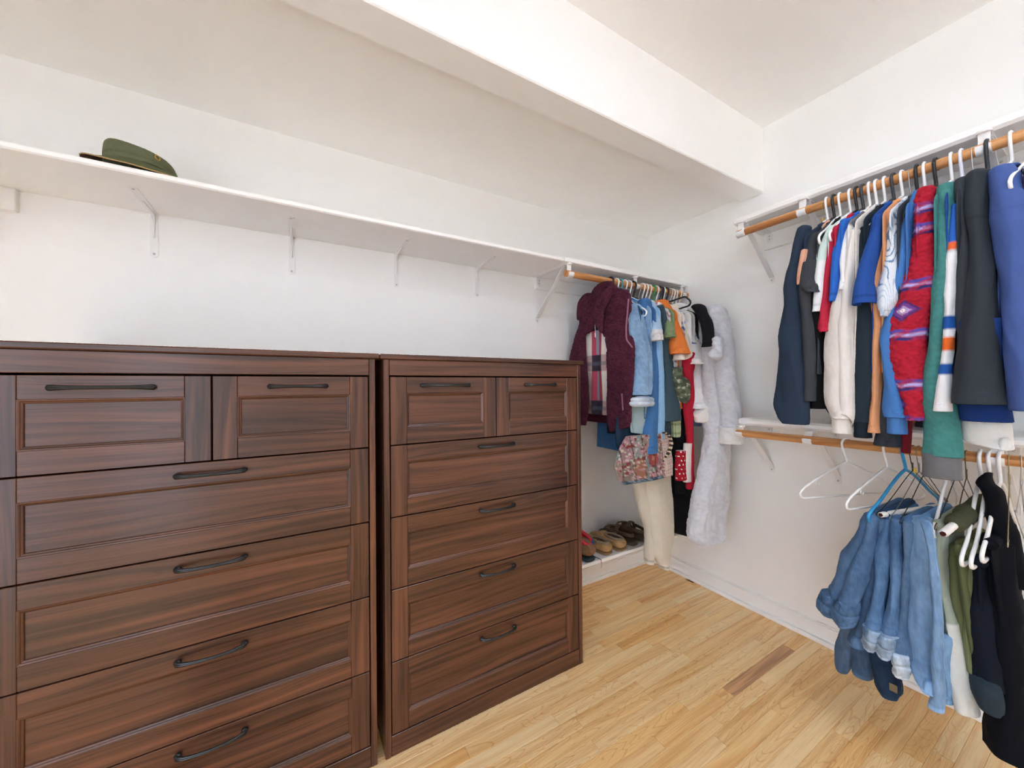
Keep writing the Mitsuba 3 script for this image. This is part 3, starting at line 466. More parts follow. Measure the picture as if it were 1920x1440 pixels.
def drawer(parent, x0, x1, z0, z1, yf, hx, hl):
    k = numbered(f'{parent}__drawer')
    g = 0.0018
    x0, x1, z0, z1 = x0 + g, x1 - g, z0 + g, z1 - g
    sw, rw, D, bev = 0.053, 0.055, 0.019, 0.010
    rec = 0.009
    # drawer box behind the front
    wood(bx((x0 + 0.02, yf + 0.02, z0 + 0.012), (x1 - 0.02, yf + 0.42, z1 - 0.03)), 'm_walnut', 0, k)
    for xa, xb in ((x0, x0 + sw), (x1 - sw, x1)):
        wood(bx((xa, yf, z0), (xb, yf + D, z1), 0.0012), 'm_walnut', 2, k, 'stile')
    for za, zb in ((z0, z0 + rw), (z1 - rw, z1)):
        wood(bx((x0 + sw + 0.0003, yf, za), (x1 - sw - 0.0003, yf + D, zb), 0.0012), 'm_walnut', 0, k, 'rail')
    a, b, c, d = x0 + sw, x1 - sw, z0 + rw, z1 - rw
    prof = [(0.0, 0.0006)]
    for phi in [0.0] + list(np.linspace(0.30, 0.85, 7)) + [1.45] + list(np.linspace(0.30, 0.85, 7)) + [1.5]:
        st = 0.0008 if phi == 0 or phi > 1.4 else 0.00066
        prof.append((prof[-1][0] + st * math.cos(phi), prof[-1][1] + st * math.sin(phi)))
    prof.append((prof[-1][0] + 0.0001, rec))
    prof = np.array(prof)
    tg = np.gradient(prof, axis=0); tg /= np.linalg.norm(tg, axis=1, keepdims=True)
    V_, N_, F_, U_ = [], [], [], []
    for (p0, p1, inw) in (((a, c), (b, c), (0, 1)), ((b, c), (b, d), (-1, 0)), ((b, d), (a, d), (0, -1)), ((a, d), (a, c), (1, 0))):
        p0, p1, inw = np.array(p0), np.array(p1), np.array(inw)
        al = (p1 - p0) / np.linalg.norm(p1 - p0)
        base = sum(len(x) for x in V_)
        rows_ = []
        for (ins, dep), (ti, td) in zip(prof, tg):
            for P_, sg in ((p0, 1), (p1, -1)):
                xz = P_ + inw * ins + al * sg * ins
                rows_.append((xz[0], yf + dep, xz[1])); N_.append((inw[0] * td, -ti, inw[1] * td)); U_.append((float(xz @ al), float(ins)))
        V_.append(np.array(rows_))
        for i in range(len(prof) - 1):
            q = base + 2 * i
            F_ += [(q, q + 1, q + 3), (q, q + 3, q + 2)]
    V_, N_, F_, U_ = np.vstack(V_), np.array(N_), np.array(F_), np.array(U_)
    fn = np.cross(V_[F_[:, 1]] - V_[F_[:, 0]], V_[F_[:, 2]] - V_[F_[:, 0]])
    bad = (fn * N_[F_[:, 0]]).sum(1) < 0
    F_[bad] = F_[bad][:, ::-1]
    piece_no[0] += 1
    U_[:, 1] += 10.0 * piece_no[0] + 4
    scene[numbered(f'{k}__moulding')] = {'type': 'ply', 'filename': meshkit.write_ply((V_, F_), False, U_, None, normals=N_), 'face_normals': False, 'bsdf': {'type': 'ref', 'id': 'm_walnut'}}
    wood(bx((a + 0.004, yf + rec, c + 0.004), (b - 0.004, yf + D, d - 0.004)), 'm_walnut', 0, k, 'panel')
    put(handle_mesh(hx, z1 - 0.0285, yf, hl), 'm_handle', k, 'handle', smooth=35, label='dark metal bow handle')
    return k
def dresser(xc, label):
    k = thing('dresser', label, 'dresser', )
    yf, yb, w, tw = 1.248, 1.722, 0.823, 0.847
    xl, xr = xc - w / 2, xc + w / 2
    wood(bx((xc - tw / 2, yf - 0.010, 1.2903), (xc + tw / 2, yb + 0.004, 1.3065), 0.003), 'm_walnut', 0, k, 'top')
    for xa, xb in ((xl, xl + 0.018), (xr - 0.018, xr)):
        wood(bx((xa, yf - 0.002, 0.0), (xb, yb, 1.29), 0.0015), 'm_walnut', 2, k, 'side_panel')
    wood(bx((xl + 0.0185, yf - 0.001, 1.2375), (xr - 0.0185, yf + 0.018, 1.29), 0.0015), 'm_walnut', 0, k, 'top_rail')
    wood(bx((xl + 0.0185, yf - 0.001, 0.0), (xr - 0.0185, yf + 0.018, 0.0655), 0.0015), 'm_walnut', 0, k, 'plinth')
    wood(bx((xl + 0.0185, yb - 0.006, 0.03), (xr - 0.0185, yb, 1.289)), 'm_walnut', 2, k, 'back_panel')
    a, b = xl + 0.0195, xr - 0.0195
    rows = [1.2345, 1.008, 0.7725, 0.5375, 0.3025, 0.0675]
    mid = (a + b) / 2
    drawer(k, a, mid, rows[1], rows[0], yf, (a + mid) / 2 - 0.004, 0.172)
    drawer(k, mid, b, rows[1], rows[0], yf, (b + mid) / 2 + 0.004, 0.142)
    for z0, z1 in zip(rows[2:], rows[1:-1]):
        drawer(k, a, b, z0, z1, yf, mid, 0.142)
    return k
dresser(-0.1945, 'dark walnut dresser with six framed drawers under the olive hat')
d2 = dresser(0.6545, 'dark walnut dresser with six framed drawers next to the burgundy vest')
put(bx((1.0625, 1.2455, 0.0), (1.0672, 1.262, 0.012), 0.001), 'm_metal', d2, 'corner_bracket', color=col(8 * 3 and bx((1.0625, 1.2455, 0.0), (1.0672, 1.262, 0.012), 0.001), '#8a8a8c'), label='small metal corner bracket at the foot')

# ------------------------------------------------------------------ shelves, cleats
def shelf(name, label, lo, hi, cleats=(), r=0.004):
    k = thing(name, label, 'shelf')
    put(bx(lo, hi, r), 'm_shelf', k, 'board')
    for c0, c1 in cleats: put(bx(c0, c1, 0.002), 'm_shelf', k, 'cleat')
    return k
ZA = 1.8095
k = shelf('wall_shelf', 'long white wall shelf carrying the olive hat above the dressers', (XL, 1.444, ZA), (1.142, YA, ZA + 0.0185), [((XL, YA - 0.019, ZA - 0.068), (-0.735, YA, ZA))])
shelf('wall_shelf', 'short white wall shelf above the clothes in the far corner', (1.1435, 1.440, ZA - 0.001), (XB, YA, ZA + 0.022), [((1.157, YA - 0.019, ZA - 0.069), (XB, YA, ZA - 0.001))], 0.003)
ZU, ZL = 1.970, 1.005
shelf('wall_shelf', 'white wall shelf above the upper rod of sweatshirts and jackets', (1.842, -0.9, ZU), (XB, 1.022, ZU + 0.033), [((XB - 0.019, -0.9, ZU - 0.082), (XB, 1.001, ZU))], 0.009)
shelf('wall_shelf', 'white wall shelf above the lower rod of jeans and hangers', (1.842, -0.9, ZL), (XB, 1.012, ZL + 0.031), [((XB - 0.019, -0.9, ZL - 0.068), (XB, 0.97, ZL))], 0.009)
shelf('shoe_shelf', 'low white shelf on the back wall holding the shoes', (1.11, 1.468, 0.262), (XB, YA, 0.281), [((1.11, YA - 0.019, 0.2), (XB, YA, 0.262))], 0.003)

# pressed steel L brackets under the long shelf
def l_bracket():
    w, th = 0.0215, 0.0022
    def leg(L):   # flat plate with one round end, in the x-s plane, thickness t
        p = unary_union([sbox(-w / 2, 0, w / 2, L - w / 2), Point(0, L - w / 2).buffer(w / 2, 12)])
        holes = [Point(0, L - 0.012).buffer(0.0028, 6), Point(0, 0.028).buffer(0.0028, 6)]
        return trimesh.creation.extrude_polygon(p.difference(unary_union(holes)), th, engine='earcut')
    ribs = []
    def capsule(L0, L1, r, hgt):
        q = trimesh.creation.capsule(height=L1 - L0, radius=r, count=[10, 10])
        q.apply_translation((0, 0, L0)); q.apply_scale((1, hgt / r, 1))
        return q
    M1 = np.array([[1, 0, 0, 0], [0, 0, -1, 0], [0, -1, 0, 0], [0, 0, 0, 1.0]])     # down the wall
    M2 = np.array([[1, 0, 0, 0], [0, -1, 0, 0], [0, 0, -1, 0], [0, 0, 0, 1.0]])     # out under the shelf
    a = moved(leg(0.152), M1); b = moved(leg(0.205), M2)
    r1 = capsule(0.042, 0.122, 0.0036, 0.0042); r1.apply_transform(np.array([[1, 0, 0, 0], [0, 1, 0, -0.002], [0, 0, -1, 0], [0, 0, 0, 1.0]]))
    r2 = capsule(0.042, 0.172, 0.0036, 0.0042); r2.apply_transform(np.array([[1, 0, 0, 0], [0, 0, -1, 0], [0, 1, 0, -0.002], [0, 0, 0, 1.0]]))
    # curved gusset in the corner
    pts = [(0, 0)] + [(0.05 - 0.05 * math.sin(t) + 0.0, 0.05 - 0.05 * math.cos(t)) for t in np.linspace(0, math.pi / 2, 10)]
    poly = Polygon([(-0.001, -0.001), (0.05, -0.001)] + [(0.05 - 0.048 * math.sin(t), 0.05 - 0.048 * math.cos(t)) for t in np.linspace(0, math.pi / 2, 10)] + [(-0.001, 0.05)])
    g = trimesh.creation.extrude_polygon(poly, 0.0075, engine='earcut'); g.apply_translation((0, 0, -0.00375))
    g.apply_transform(np.array([[0, 0, 1, 0], [-1, 0, 0, 0], [0, -1, 0, 0], [0, 0, 0, 1.0]]))
    return cat([a, b, r1, r2, g])
LB = l_bracket()
lb_ply = None
screws = cat([trimesh.creation.icosphere(subdivisions=1, radius=0.0038).apply_scale((1, 0.5, 1)).apply_translation(p) for p in ((0, -0.0022, -0.14), (0, -0.0022, -0.028))] +
             [trimesh.creation.icosphere(subdivisions=1, radius=0.0038).apply_scale((1, 1, 0.5)).apply_translation(p) for p in ((0, -0.193, -0.0022), (0, -0.03, -0.0022))])
lb_labels = ['white L bracket under the shelf below the olive hat, leftmost of four', 'white L bracket under the shelf, second of four from the left',
             'white L bracket under the shelf, third of four, above the right dresser', 'white L bracket under the shelf, nearest of four to the hanging clothes']
for x, lab in zip((-0.427, -0.015, 0.399, 0.806), lb_labels):
    k = thing('shelf_bracket', lab, 'bracket', 'brackets under the long shelf')
    M = np.eye(4); M[:3, 3] = (x, YA - 0.0001, ZA - 0.0001)
    put(moved(LB, M), 'm_steel', k, 'plate', smooth=30)
    put(moved(screws, M), 'm_metal', k, 'screws', smooth=True, color=col(len(screws.vertices) and moved(screws, M), '#b9b8b4'))

# shelf-and-rod brackets
RR = 0.0163
def rod_bracket(along, out, wall, at, z_shelf, z_rod, r_out, label, group, cleat=0.019, end_cap=False):
    """along: unit vector of the rod; out: unit vector away from the wall; wall: point of the wall (at z = 0) under the bracket."""
    along, out, up = np.array(along, float), np.array(out, float), np.array([0, 0, 1.0])
    k = thing('closet_rod_bracket', label, 'rod bracket', group)
    M = np.eye(4); M[:3, 0], M[:3, 1], M[:3, 2], M[:3, 3] = along, out, up, np.array(wall, float) + at * along
    if np.linalg.det(M[:3, :3]) < 0: M[:3, 0] *= -1
    P = lambda m, part, **kw: put(moved(m, M), 'm_steel', k, part, smooth=30, **kw)
    w = 0.0125
    P(bx((-w, cleat + 0.0005, z_shelf - 0.0045), (w, r_out - 0.016, z_shelf - 0.0005), 0.001), 'arm')
    plate = unary_union([sbox(-w, -0.036, w, 0), Point(0, -0.036).buffer(w, 10)])
    pm = trimesh.creation.extrude_polygon(plate, 0.003, engine='earcut')
    P(moved(pm, np.array([[1, 0, 0, 0], [0, 0, 1, cleat + 0.0005], [0, 1, 0, z_shelf - 0.0045], [0, 0, 0, 1.0]])), 'wall_plate')
    cap = trimesh.creation.cylinder(radius=0.0165, height=0.007, sections=28).apply_translation((0, r_out - 0.004, z_shelf - 0.0042))
    P(cap, 'front_cap')
    P(bx((-w, r_out - 0.004, z_rod + RR - 0.002), (w, r_out + 0.0005, z_shelf - 0.007), 0.001), 'strap')
    # U shaped saddle under the rod
    a = np.linspace(math.radians(-200 if not end_cap else -200), math.radians(20), 26)
    ri, ro = RR + 0.0006, RR + 0.0032
    ring = Polygon([(ro * math.cos(t), ro * math.sin(t)) for t in a] + [(ri * math.cos(t), ri * math.sin(t)) for t in a[::-1]])
    rm = trimesh.creation.extrude_polygon(ring, 2 * 0.0155, engine='earcut'); rm.apply_translation((0, 0, -0.0155))
    P(moved(rm, np.array([[0, 0, 1, 0], [1, 0, 0, r_out], [0, 1, 0, z_rod], [0, 0, 0, 1.0]])), 'saddle')
    if end_cap:
        c = trimesh.creation.icosphere(subdivisions=3, radius=1.0); c.apply_scale((0.012, ro, ro)); c.apply_translation((end_cap * 0.0165, r_out, z_rod))
        P(c, 'end_cap')
    # diagonal brace down to the wall
    p0, p1 = np.array([0, r_out - 0.040, z_shelf - 0.006]), np.array([0, 0.004, z_shelf - 0.225])
    d = (p1 - p0) / np.linalg.norm(p1 - p0); nrm = np.array([0, -d[2], d[1]])
    br = bx((-0.0115, -0.0018, 0), (0.0115, 0.0018, np.linalg.norm(p1 - p0)), 0.0008)
    B = np.eye(4); B[:3, 0], B[:3, 1], B[:3, 2], B[:3, 3] = (1, 0, 0), nrm, d, p0
    if np.linalg.det(B[:3, :3]) < 0: B[:3, 1] *= -1
    P(moved(br, B), 'brace')
    foot = unary_union([sbox(-0.0115, -0.245, 0.0115, -0.222), Point(0, -0.245).buffer(0.0115, 10)])
    fm = trimesh.creation.extrude_polygon(foot, 0.003, engine='earcut')
    P(moved(fm, np.array([[1, 0, 0, 0], [0, 0, 1, 0.0002], [0, 1, 0, z_shelf], [0, 0, 0, 1.0]])), 'foot')
    sc = cat([trimesh.creation.icosphere(subdivisions=1, radius=0.0042).apply_scale((1, 0.5, 1)).apply_translation(p) for p in ((0, 0.0034, z_shelf - 0.242), (0, cleat + 0.0037, z_shelf - 0.020), (0, cleat + 0.0037, z_shelf - 0.036))])
    put(moved(sc, M), 'm_metal', k, 'screws', smooth=True, color=col(moved(sc, M), '#b9b8b4'))
def rod(label, p0, p1):
    k = thing('closet_rod', label, 'closet rod')
    p0, p1 = np.array(p0, float), np.array(p1, float)
    c = trimesh.creation.cylinder(radius=RR, height=np.linalg.norm(p1 - p0), sections=40)
    ax = int(np.argmax(np.abs(p1 - p0)))
    if ax == 0: c.apply_transform(np.array([[0, 0, 1, 0], [0, 1, 0, 0], [-1, 0, 0, 0], [0, 0, 0, 1.0]]))
    if ax == 1: c.apply_transform(np.array([[1, 0, 0, 0], [0, 0, 1, 0], [0, -1, 0, 0], [0, 0, 0, 1.0]]))
    c.apply_translation((p0 + p1) / 2)
    piece_no[0] += 1
    m = trimesh.graph.smooth_shade(c, angle=math.radians(40), facet_minarea=None)
    v, f = np.asarray(c.vertices)[np.asarray(c.faces)].reshape(-1, 3), np.arange(3 * len(c.faces)).reshape(-1, 3)
    o = [i for i in range(3) if i != ax]
    uv = np.stack([v[:, ax], (v[:, o[0]] - p0[o[0]]) + 0.8 * (v[:, o[1]] - p0[o[1]]) + 10 * piece_no[0] + 4], 1)
    q = np.zeros_like(v)
    n = v - p0; n[:, ax] = 0; n /= np.linalg.norm(n, axis=1, keepdims=True) + 1e-9
    path = meshkit.write_ply((v, f), False, uv, None, normals=np.where((np.repeat(np.abs(c.face_normals[:, ax]) > 0.5, 3))[:, None], np.repeat(c.face_normals, 3, axis=0), n))
    scene[k] = {'type': 'ply', 'filename': path, 'face_normals': False, 'bsdf': {'type': 'ref', 'id': 'm_rod'}}
    return k
YR, ZR = 1.452, 1.755          # rod along the back wall
XR, ZRU, ZRL = 1.820, 1.9135, 0.9685   # rods along the right wall
rod('round wooden closet rod holding the clothes in the far corner', (1.152, YR, ZR), (XB - 0.002, YR, ZR))
rod('round wooden upper closet rod with sweatshirts and jackets', (XR, 0.988, ZRU), (XR, -0.9, ZRU))
rod('round wooden lower closet rod with jeans and empty hangers', (XR, 0.998, ZRL), (XR, -0.9, ZRL))
rod('round wooden closet rod at the left end of the long shelf', (XL + 0.002, YR, ZR), (-0.84, YR, ZR))
for x, lab in ((1.176, 'white rod bracket at the near end of the rod by the burgundy vest'), (1.648, 'white rod bracket amid the clothes on the far rod'), (2.06, 'white rod bracket beside the corner at the end of the far rod')):
    rod_bracket((1, 0, 0), (0, -1, 0), (0, YA, 0), x, ZA - 0.001, ZR, YA - YR, lab, 'brackets of the far rod')
rod_bracket((1, 0, 0), (0, -1, 0), (0, YA, 0), -0.815, ZA, ZR, YA - YR, 'white rod bracket at the left end of the long shelf', 'brackets of the left rod')
for y, lab in ((0.972, 'white rod bracket with end cap at the far end of the upper rod'), (0.724, 'white rod bracket of the upper rod left of the navy sweatshirt'), (0.253, 'white rod bracket of the upper rod behind the grey jackets')):
    rod_bracket((0, 1, 0), (-1, 0, 0), (XB, 0, 0), y, ZU, ZRU, XB - XR, lab, 'brackets of the upper rod', end_cap=(-1 if y > 0.9 else False))
for y, lab in ((0.983, 'white rod bracket at the far end of the lower rod'), (0.713, 'white rod bracket of the lower rod left of the empty white hangers'), (0.237, 'white rod bracket of the lower rod right of the white hooks')):
    rod_bracket((0, 1, 0), (-1, 0, 0), (XB, 0, 0), y, ZL, ZRL, XB - XR, lab, 'brackets of the lower rod')

# ------------------------------------------------------------------ hangers
def hanger(frame, kind, color, label, group, width=0.43, yaw=0.0, drop=0.115, tilt=0.0):
    """frame: (point on the rod axis, unit vector into the room, unit vector along the rod)."""
    P0, U, V = (np.array(q, float) for q in frame)
    c, s = math.cos(yaw), math.sin(yaw)
    U, V = c * U + s * V, -s * U + c * V
    ct, st = math.cos(tilt), math.sin(tilt)
    Zv = np.array([0, 0, 1.0])
    def W3(p):
        p = np.asarray(p, float)
        u, z = p[:, 0] * ct - p[:, 1] * st, p[:, 0] * st + p[:, 1] * ct
        v = p[:, 2] if p.shape[1] > 2 else 0 * u
        return P0 + u[:, None] * U + v[:, None] * V + z[:, None] * Zv
    wire = kind == 'wire'
    r = 0.0013 if wire else (0.0042 if kind == 'tube' else 0.0048)
    k = thing('clothes_hanger', label, 'hanger', group)
    R = RR + r + 0.0004
    a = np.radians(np.linspace(-25, 190, 22))
    hook = np.stack([R * np.cos(a), R * np.sin(a)], 1)
    neck = -0.068
    tail = smooth_path([hook[-1], (-R * 0.85, -0.014), (-0.004, neck + 0.018), (0, neck + 0.006), (0, neck)], 0.004)
    hp = np.vstack([hook, tail[1:]]) * np.array([-1.0, 1.0])
    m = rod_tube(W3(hp), r, 8, V)
    bs = 'm_metal' if wire else 'm_plastic'
    put(m, bs, k, 'hook', smooth=True, color=col(m, color))
    h = width / 2
    zt, zb = neck, neck - drop
    if wire:
        keys = [(0, zt), (0.02, zt - 0.012), (h - 0.03, zb + 0.015), (h - 0.004, zb + 0.004), (h, zb - 0.003), (h - 0.008, zb - 0.008), (0, zb - 0.008), (-h + 0.008, zb - 0.008), (-h, zb - 0.003), (-h + 0.004, zb + 0.004), (-h + 0.03, zb + 0.015), (-0.02, zt - 0.012), (0, zt)]
        m = rod_tube(W3(smooth_path(keys, 0.006)), r, 6, V)
        coil = np.linspace(0, 6 * 2 * np.pi, 60)
        cm = rod_tube(W3(np.stack([0.0022 * np.cos(coil), neck + 0.028 - coil / coil[-1] * 0.03, 0.0022 * np.sin(coil)], 1)), 0.001, 5)
        m = cat([m, cm])
    else:
        keys = [(0, zt), (0.03, zt - 0.012), (h - 0.05, zb + 0.026), (h - 0.015, zb + 0.006), (h, zb - 0.012), (h - 0.006, zb - 0.026), (h - 0.025, zb - 0.030), (0, zb - 0.030), (-h + 0.025, zb - 0.030), (-h + 0.006, zb - 0.026), (-h, zb - 0.012), (-h + 0.015, zb + 0.006), (-h + 0.05, zb + 0.026), (-0.03, zt - 0.012), (0, zt)]
        m = rod_tube(W3(smooth_path(keys, 0.007)), r, 8, V)
        if kind == 'tube':   # the little strap hooks under the shoulders
            for sg in (-1, 1):
                ch = [(sg * (h - 0.075), zb + 0.036), (sg * (h - 0.073), zb + 0.020), (sg * (h - 0.082), zb + 0.014), (sg * (h - 0.088), zb + 0.022)]
                m = cat([m, rod_tube(W3(smooth_path(ch, 0.003)), 0.0016, 6, V)])
    put(m, bs, k, 'shoulder_frame', smooth=True, color=col(m, color))
    return k, W3
FA = lambda x: ((x, YR, ZR), (0, -1, 0), (1, 0, 0))
FU = lambda y: ((XR, y, ZRU), (-1, 0, 0), (0, 1, 0))
FL = lambda y: ((XR, y, ZRL), (-1, 0, 0), (0, 1, 0))
WHITE, BLACK = '#f3f2ef', '#17181a'
GA, GU, GL = 'hangers on the far rod', 'hangers on the upper rod', 'hangers on the lower rod'

# ------------------------------------------------------------------ garments
def rows_tube(key, depth, **kw):
    r = np.array(R[key])
    ax = 0 if key in AX0 else 1
    z, o, hh, pl = r.T
    pts = np.stack([pl, o, z], 1) if ax == 0 else np.stack([o, pl, z], 1)
    ref = (0, 1, 0) if ax == 0 else (1, 0, 0)
    kw.setdefault('level', True)
    return Tube(pts, np.full(len(z), depth) if np.isscalar(depth) else np.interp(np.linspace(0, 1, len(z)), np.linspace(0, 1, len(depth)), depth), hh, ref, **kw)
AX0 = {k for k, v in R.items() if v[0][3] > 1.5}
def body_tube(frame, rows, dv=0.0, yaw=0.0, **kw):
    P0, U, V = (np.array(q, float) for q in frame)
    c, s = math.cos(yaw), math.sin(yaw)
    U, V = c * U + s * V, -s * U + c * V
    rows = np.array(rows, float)     # z, cu, a, b
    pts = P0 + rows[:, 1:2] * U + dv * V + rows[:, :1] * np.array([0, 0, 1.0])
    kw.setdefault('n', 64)
    return Tube(pts, rows[:, 2], rows[:, 3], V, **kw)
def top_rows(length, b=0.011, w=0.205, hem=None, neck=0.055, c=0.0):
    hem = hem or w + 0.02
    return [(-0.088, c, neck, b * 0.8), (-0.098, c, neck + 0.012, b), (-0.118, c, neck + 0.05, b), (-0.145, c, w - 0.045, b), (-0.170, c, w - 0.008, b), (-0.188, c, w, b), (-0.30, c, w, b * 1.1), (-0.30 - (length - 0.24) * 0.5, c, (w + hem) / 2 - 0.004, b * 1.2), (-0.06 - length, c, hem, b * 1.2)]
def add(parent, part, t, color, bsdf='m_cloth', label=None):
    return put(t.mesh(), bsdf, parent, part, smooth=True, color=color, label=label)
def mirror_x(t, xc):
    q = object.__new__(Tube)
    q.__dict__.update(t.__dict__)
    q.v = t.v.copy(); q.v[:, 0] = 2 * xc - q.v[:, 0]
    q.f = t.f[:, ::-1]
    return q
def mirror_y(t, yc):
    q = object.__new__(Tube)
    q.__dict__.update(t.__dict__)
    q.v = t.v.copy(); q.v[:, 1] = 2 * yc - q.v[:, 1]
    q.f = t.f[:, ::-1]
    return q
def band(c, t, lo, hi, colr, soft=0.002):
    z = t.v[:, 2] if not callable(lo) else None
    k = np.clip((t.v[:, 2] - lo) / soft, 0, 1) * np.clip((hi - t.v[:, 2]) / soft, 0, 1)
    return c * (1 - k[:, None]) + lin(colr) * k[:, None]
def seam(c, t, s0, w=0.0022, k=0.55):
    m = np.exp(-((t.S - s0) / w) ** 2)
    return c * (1 - (1 - k) * m[:, None])
def cuff_ring(pts, a, b, ref, rows=1, **kw): return Tube(pts, a, b, ref, **kw)
def cuff(parent, key, depth, color, n=30, part='cuff', dz=0.05, flare=0.86, seed=3, label=None, rib=True):
    """A ribbed band at the lower end of the rows of KEY."""
    r = np.array(R[key])
    z, o, hh, pl = r[-1]
    ax = 0 if key in AX0 else 1
    mk = (lambda zz: (pl, o, zz)) if ax == 0 else (lambda zz: (o, pl, zz))
    t = Tube([mk(z + 0.004), mk(z - dz * 0.5), mk(z - dz)], [depth] * 3, [hh * flare, hh * flare * 0.95, hh * flare], (0, 1, 0) if ax == 0 else (1, 0, 0), n=n, step=0.006, wr=0.0025, seed=seed, wr_scale=(40, 4))
    c = heather(t, color, 0.08)
    if rib: c = c * (1 - 0.10 * (np.sin(t.TH * 26) > 0.3)[:, None])
    add(parent, part, t, c, label=label)

UP_T = 'tops on the upper rod'
ctr = [0]
def upper(name, label, category, y, hexc, sleeve_key, depth=0.026, length=0.62, b=0.0075, w=0.20, hk=('tube', WHITE), hlabel=None, rear=True, long=True, colf=None, seed=None, hood=None, fuzz=None, swr=0.006, cuffc=None, body_hex=None, hem=None, hw=0.34, dense=False):
    ctr[0] += 1
    seed = seed or ctr[0] * 7
    k = thing(name, label, category, UP_T)
    t = body_tube(FU(y), top_rows(length, b, w, hem), fold=(0.0025, 3), wr=0.002, seed=seed, step=0.012, n=48)
    cf = colf or (lambda t: heather(t, hexc, 0.07, seed))
    if fuzz: t.fuzz(*fuzz)
    add(k, 'body', t, heather(t, body_hex, 0.06, seed) if body_hex else cf(t))
    s = rows_tube(sleeve_key, depth, n=110 if dense else 44 if long else 36, step=0.0035 if dense else 0.0075, wr=swr, seed=seed + 1, top='round', wr_scale=(20, 6))
    if fuzz: s.fuzz(*fuzz)
    cs = seam(cf(s), s, 0.14 if long else s.sg[-1] - 0.022)
    add(k, 'sleeve', s, cs)
    if cuffc: cuff(k, sleeve_key, depth * 0.8, cuffc)
    if rear:
        q = mirror_x(s, XR)
        add(k, 'sleeve', q, cf(q))
    # collar
    P = np.array(FU(y)[0])
    a = np.linspace(0, 2 * np.pi, 28)
    ring = np.stack([P[0] + 0.066 * np.cos(a), P[1] + (b + 0.004) * np.sin(a), P[2] - 0.094 - 0.008 * np.cos(2 * a)], 1)
    cm = rod_tube(ring, 0.0062, 8, (0, 0, 1))
    put(cm, 'm_cloth', k, 'collar', smooth=True, color=np.clip(col(cm, body_hex or hexc) * 0.9, 0.002, 1))
    if hood:
        h = body_tube(FU(y), [(-0.05, 0, 0.03, 0.012), (-0.06, 0.01, 0.075, 0.02), (-0.10, 0.02, 0.10, 0.024), (-0.17, 0.03, 0.09, 0.022), (-0.24, 0.03, 0.05, 0.012)], dv=-b - 0.008, wr=0.006, seed=seed + 4, n=40, end='round', top='round')
        add(k, 'hood', h, heather(h, hood, 0.07, seed))
    if hk:
        hanger(FU(y), hk[0], hk[1], hlabel or f'hanger of the {label.split(" under")[0].split(" with")[0]}', GU, width=hw, yaw=random.Random(seed).uniform(-0.04, 0.04))
    return k, s

def stripes_jersey(t):
    c = heather(t, '#f0f0f0', 0.03)
    for lo, hi, h in ((1.60, 3.0, '#2f5fb0'), (1.575, 1.60, '#d9653a'), (1.352, 1.388, '#24549c'), (1.290, 1.328, '#e0682c'), (1.222, 1.252, '#24549c')):
        c = band(c, t, lo, hi, h)
    return c
def fleece_pat(t):
    v = t.v
    c = heather(t, '#b3142e', 0.22, 5, 160)
    z = v[:, 2]
    q = (v[:, 1] + v[:, 0] * 0.6)
    tw = 0.5 + 0.5 * np.sin((q * 60 + z * 75) * 2)
    pur, lil, nav = lin('#4a4a9c'), lin('#a79fd0'), lin('#27306a')
    def mixin(m, col_): 
        nonlocal c
        c = c * (1 - m[:, None]) + col_ * m[:, None]
    for z0 in (1.728, 1.665, 1.496, 1.345, 1.193, 1.085):
        for dz, col_ in ((0.012, pur), (0.0, lil), (-0.012, nav)):
            m = np.clip(1.6 - np.abs(z - z0 - dz + 0.002 * np.sin(q * 120)) / 0.0042, 0, 1) * (0.35 + 0.65 * (tw > 0.35))
            mixin(m, col_)
    for z0 in (1.42, 1.135):
        yc = t.v[:, 1].mean()
        d = np.abs((q - q.mean()) * 0.8) + np.abs(z - z0) * 1.0
        for r0, col_ in ((0.030, nav), (0.022, pur), (0.013, lil), (0.005, lin('#efe9ee'))):
            mixin(np.clip(1.5 - np.abs(d - r0) / 0.003, 0, 1), col_)
    return np.clip(c, 0.003, 1)
def hawaiian(t):
    c = heather(t, '#e3e9ee', 0.03)
    n = meshkit.noise(np.stack([t.v[:, 0] * 12, t.v[:, 1] * 26, t.v[:, 2] * 11], 1), 3)
    l = np.abs(np.sin(n * 30)) < 0.36
    n2 = meshkit.noise(t.v * 16, 9) > 0.55
    return np.where((l & n2)[:, None], lin('#5d7f9f'), np.where(l[:, None], lin('#a9bccb'), c))

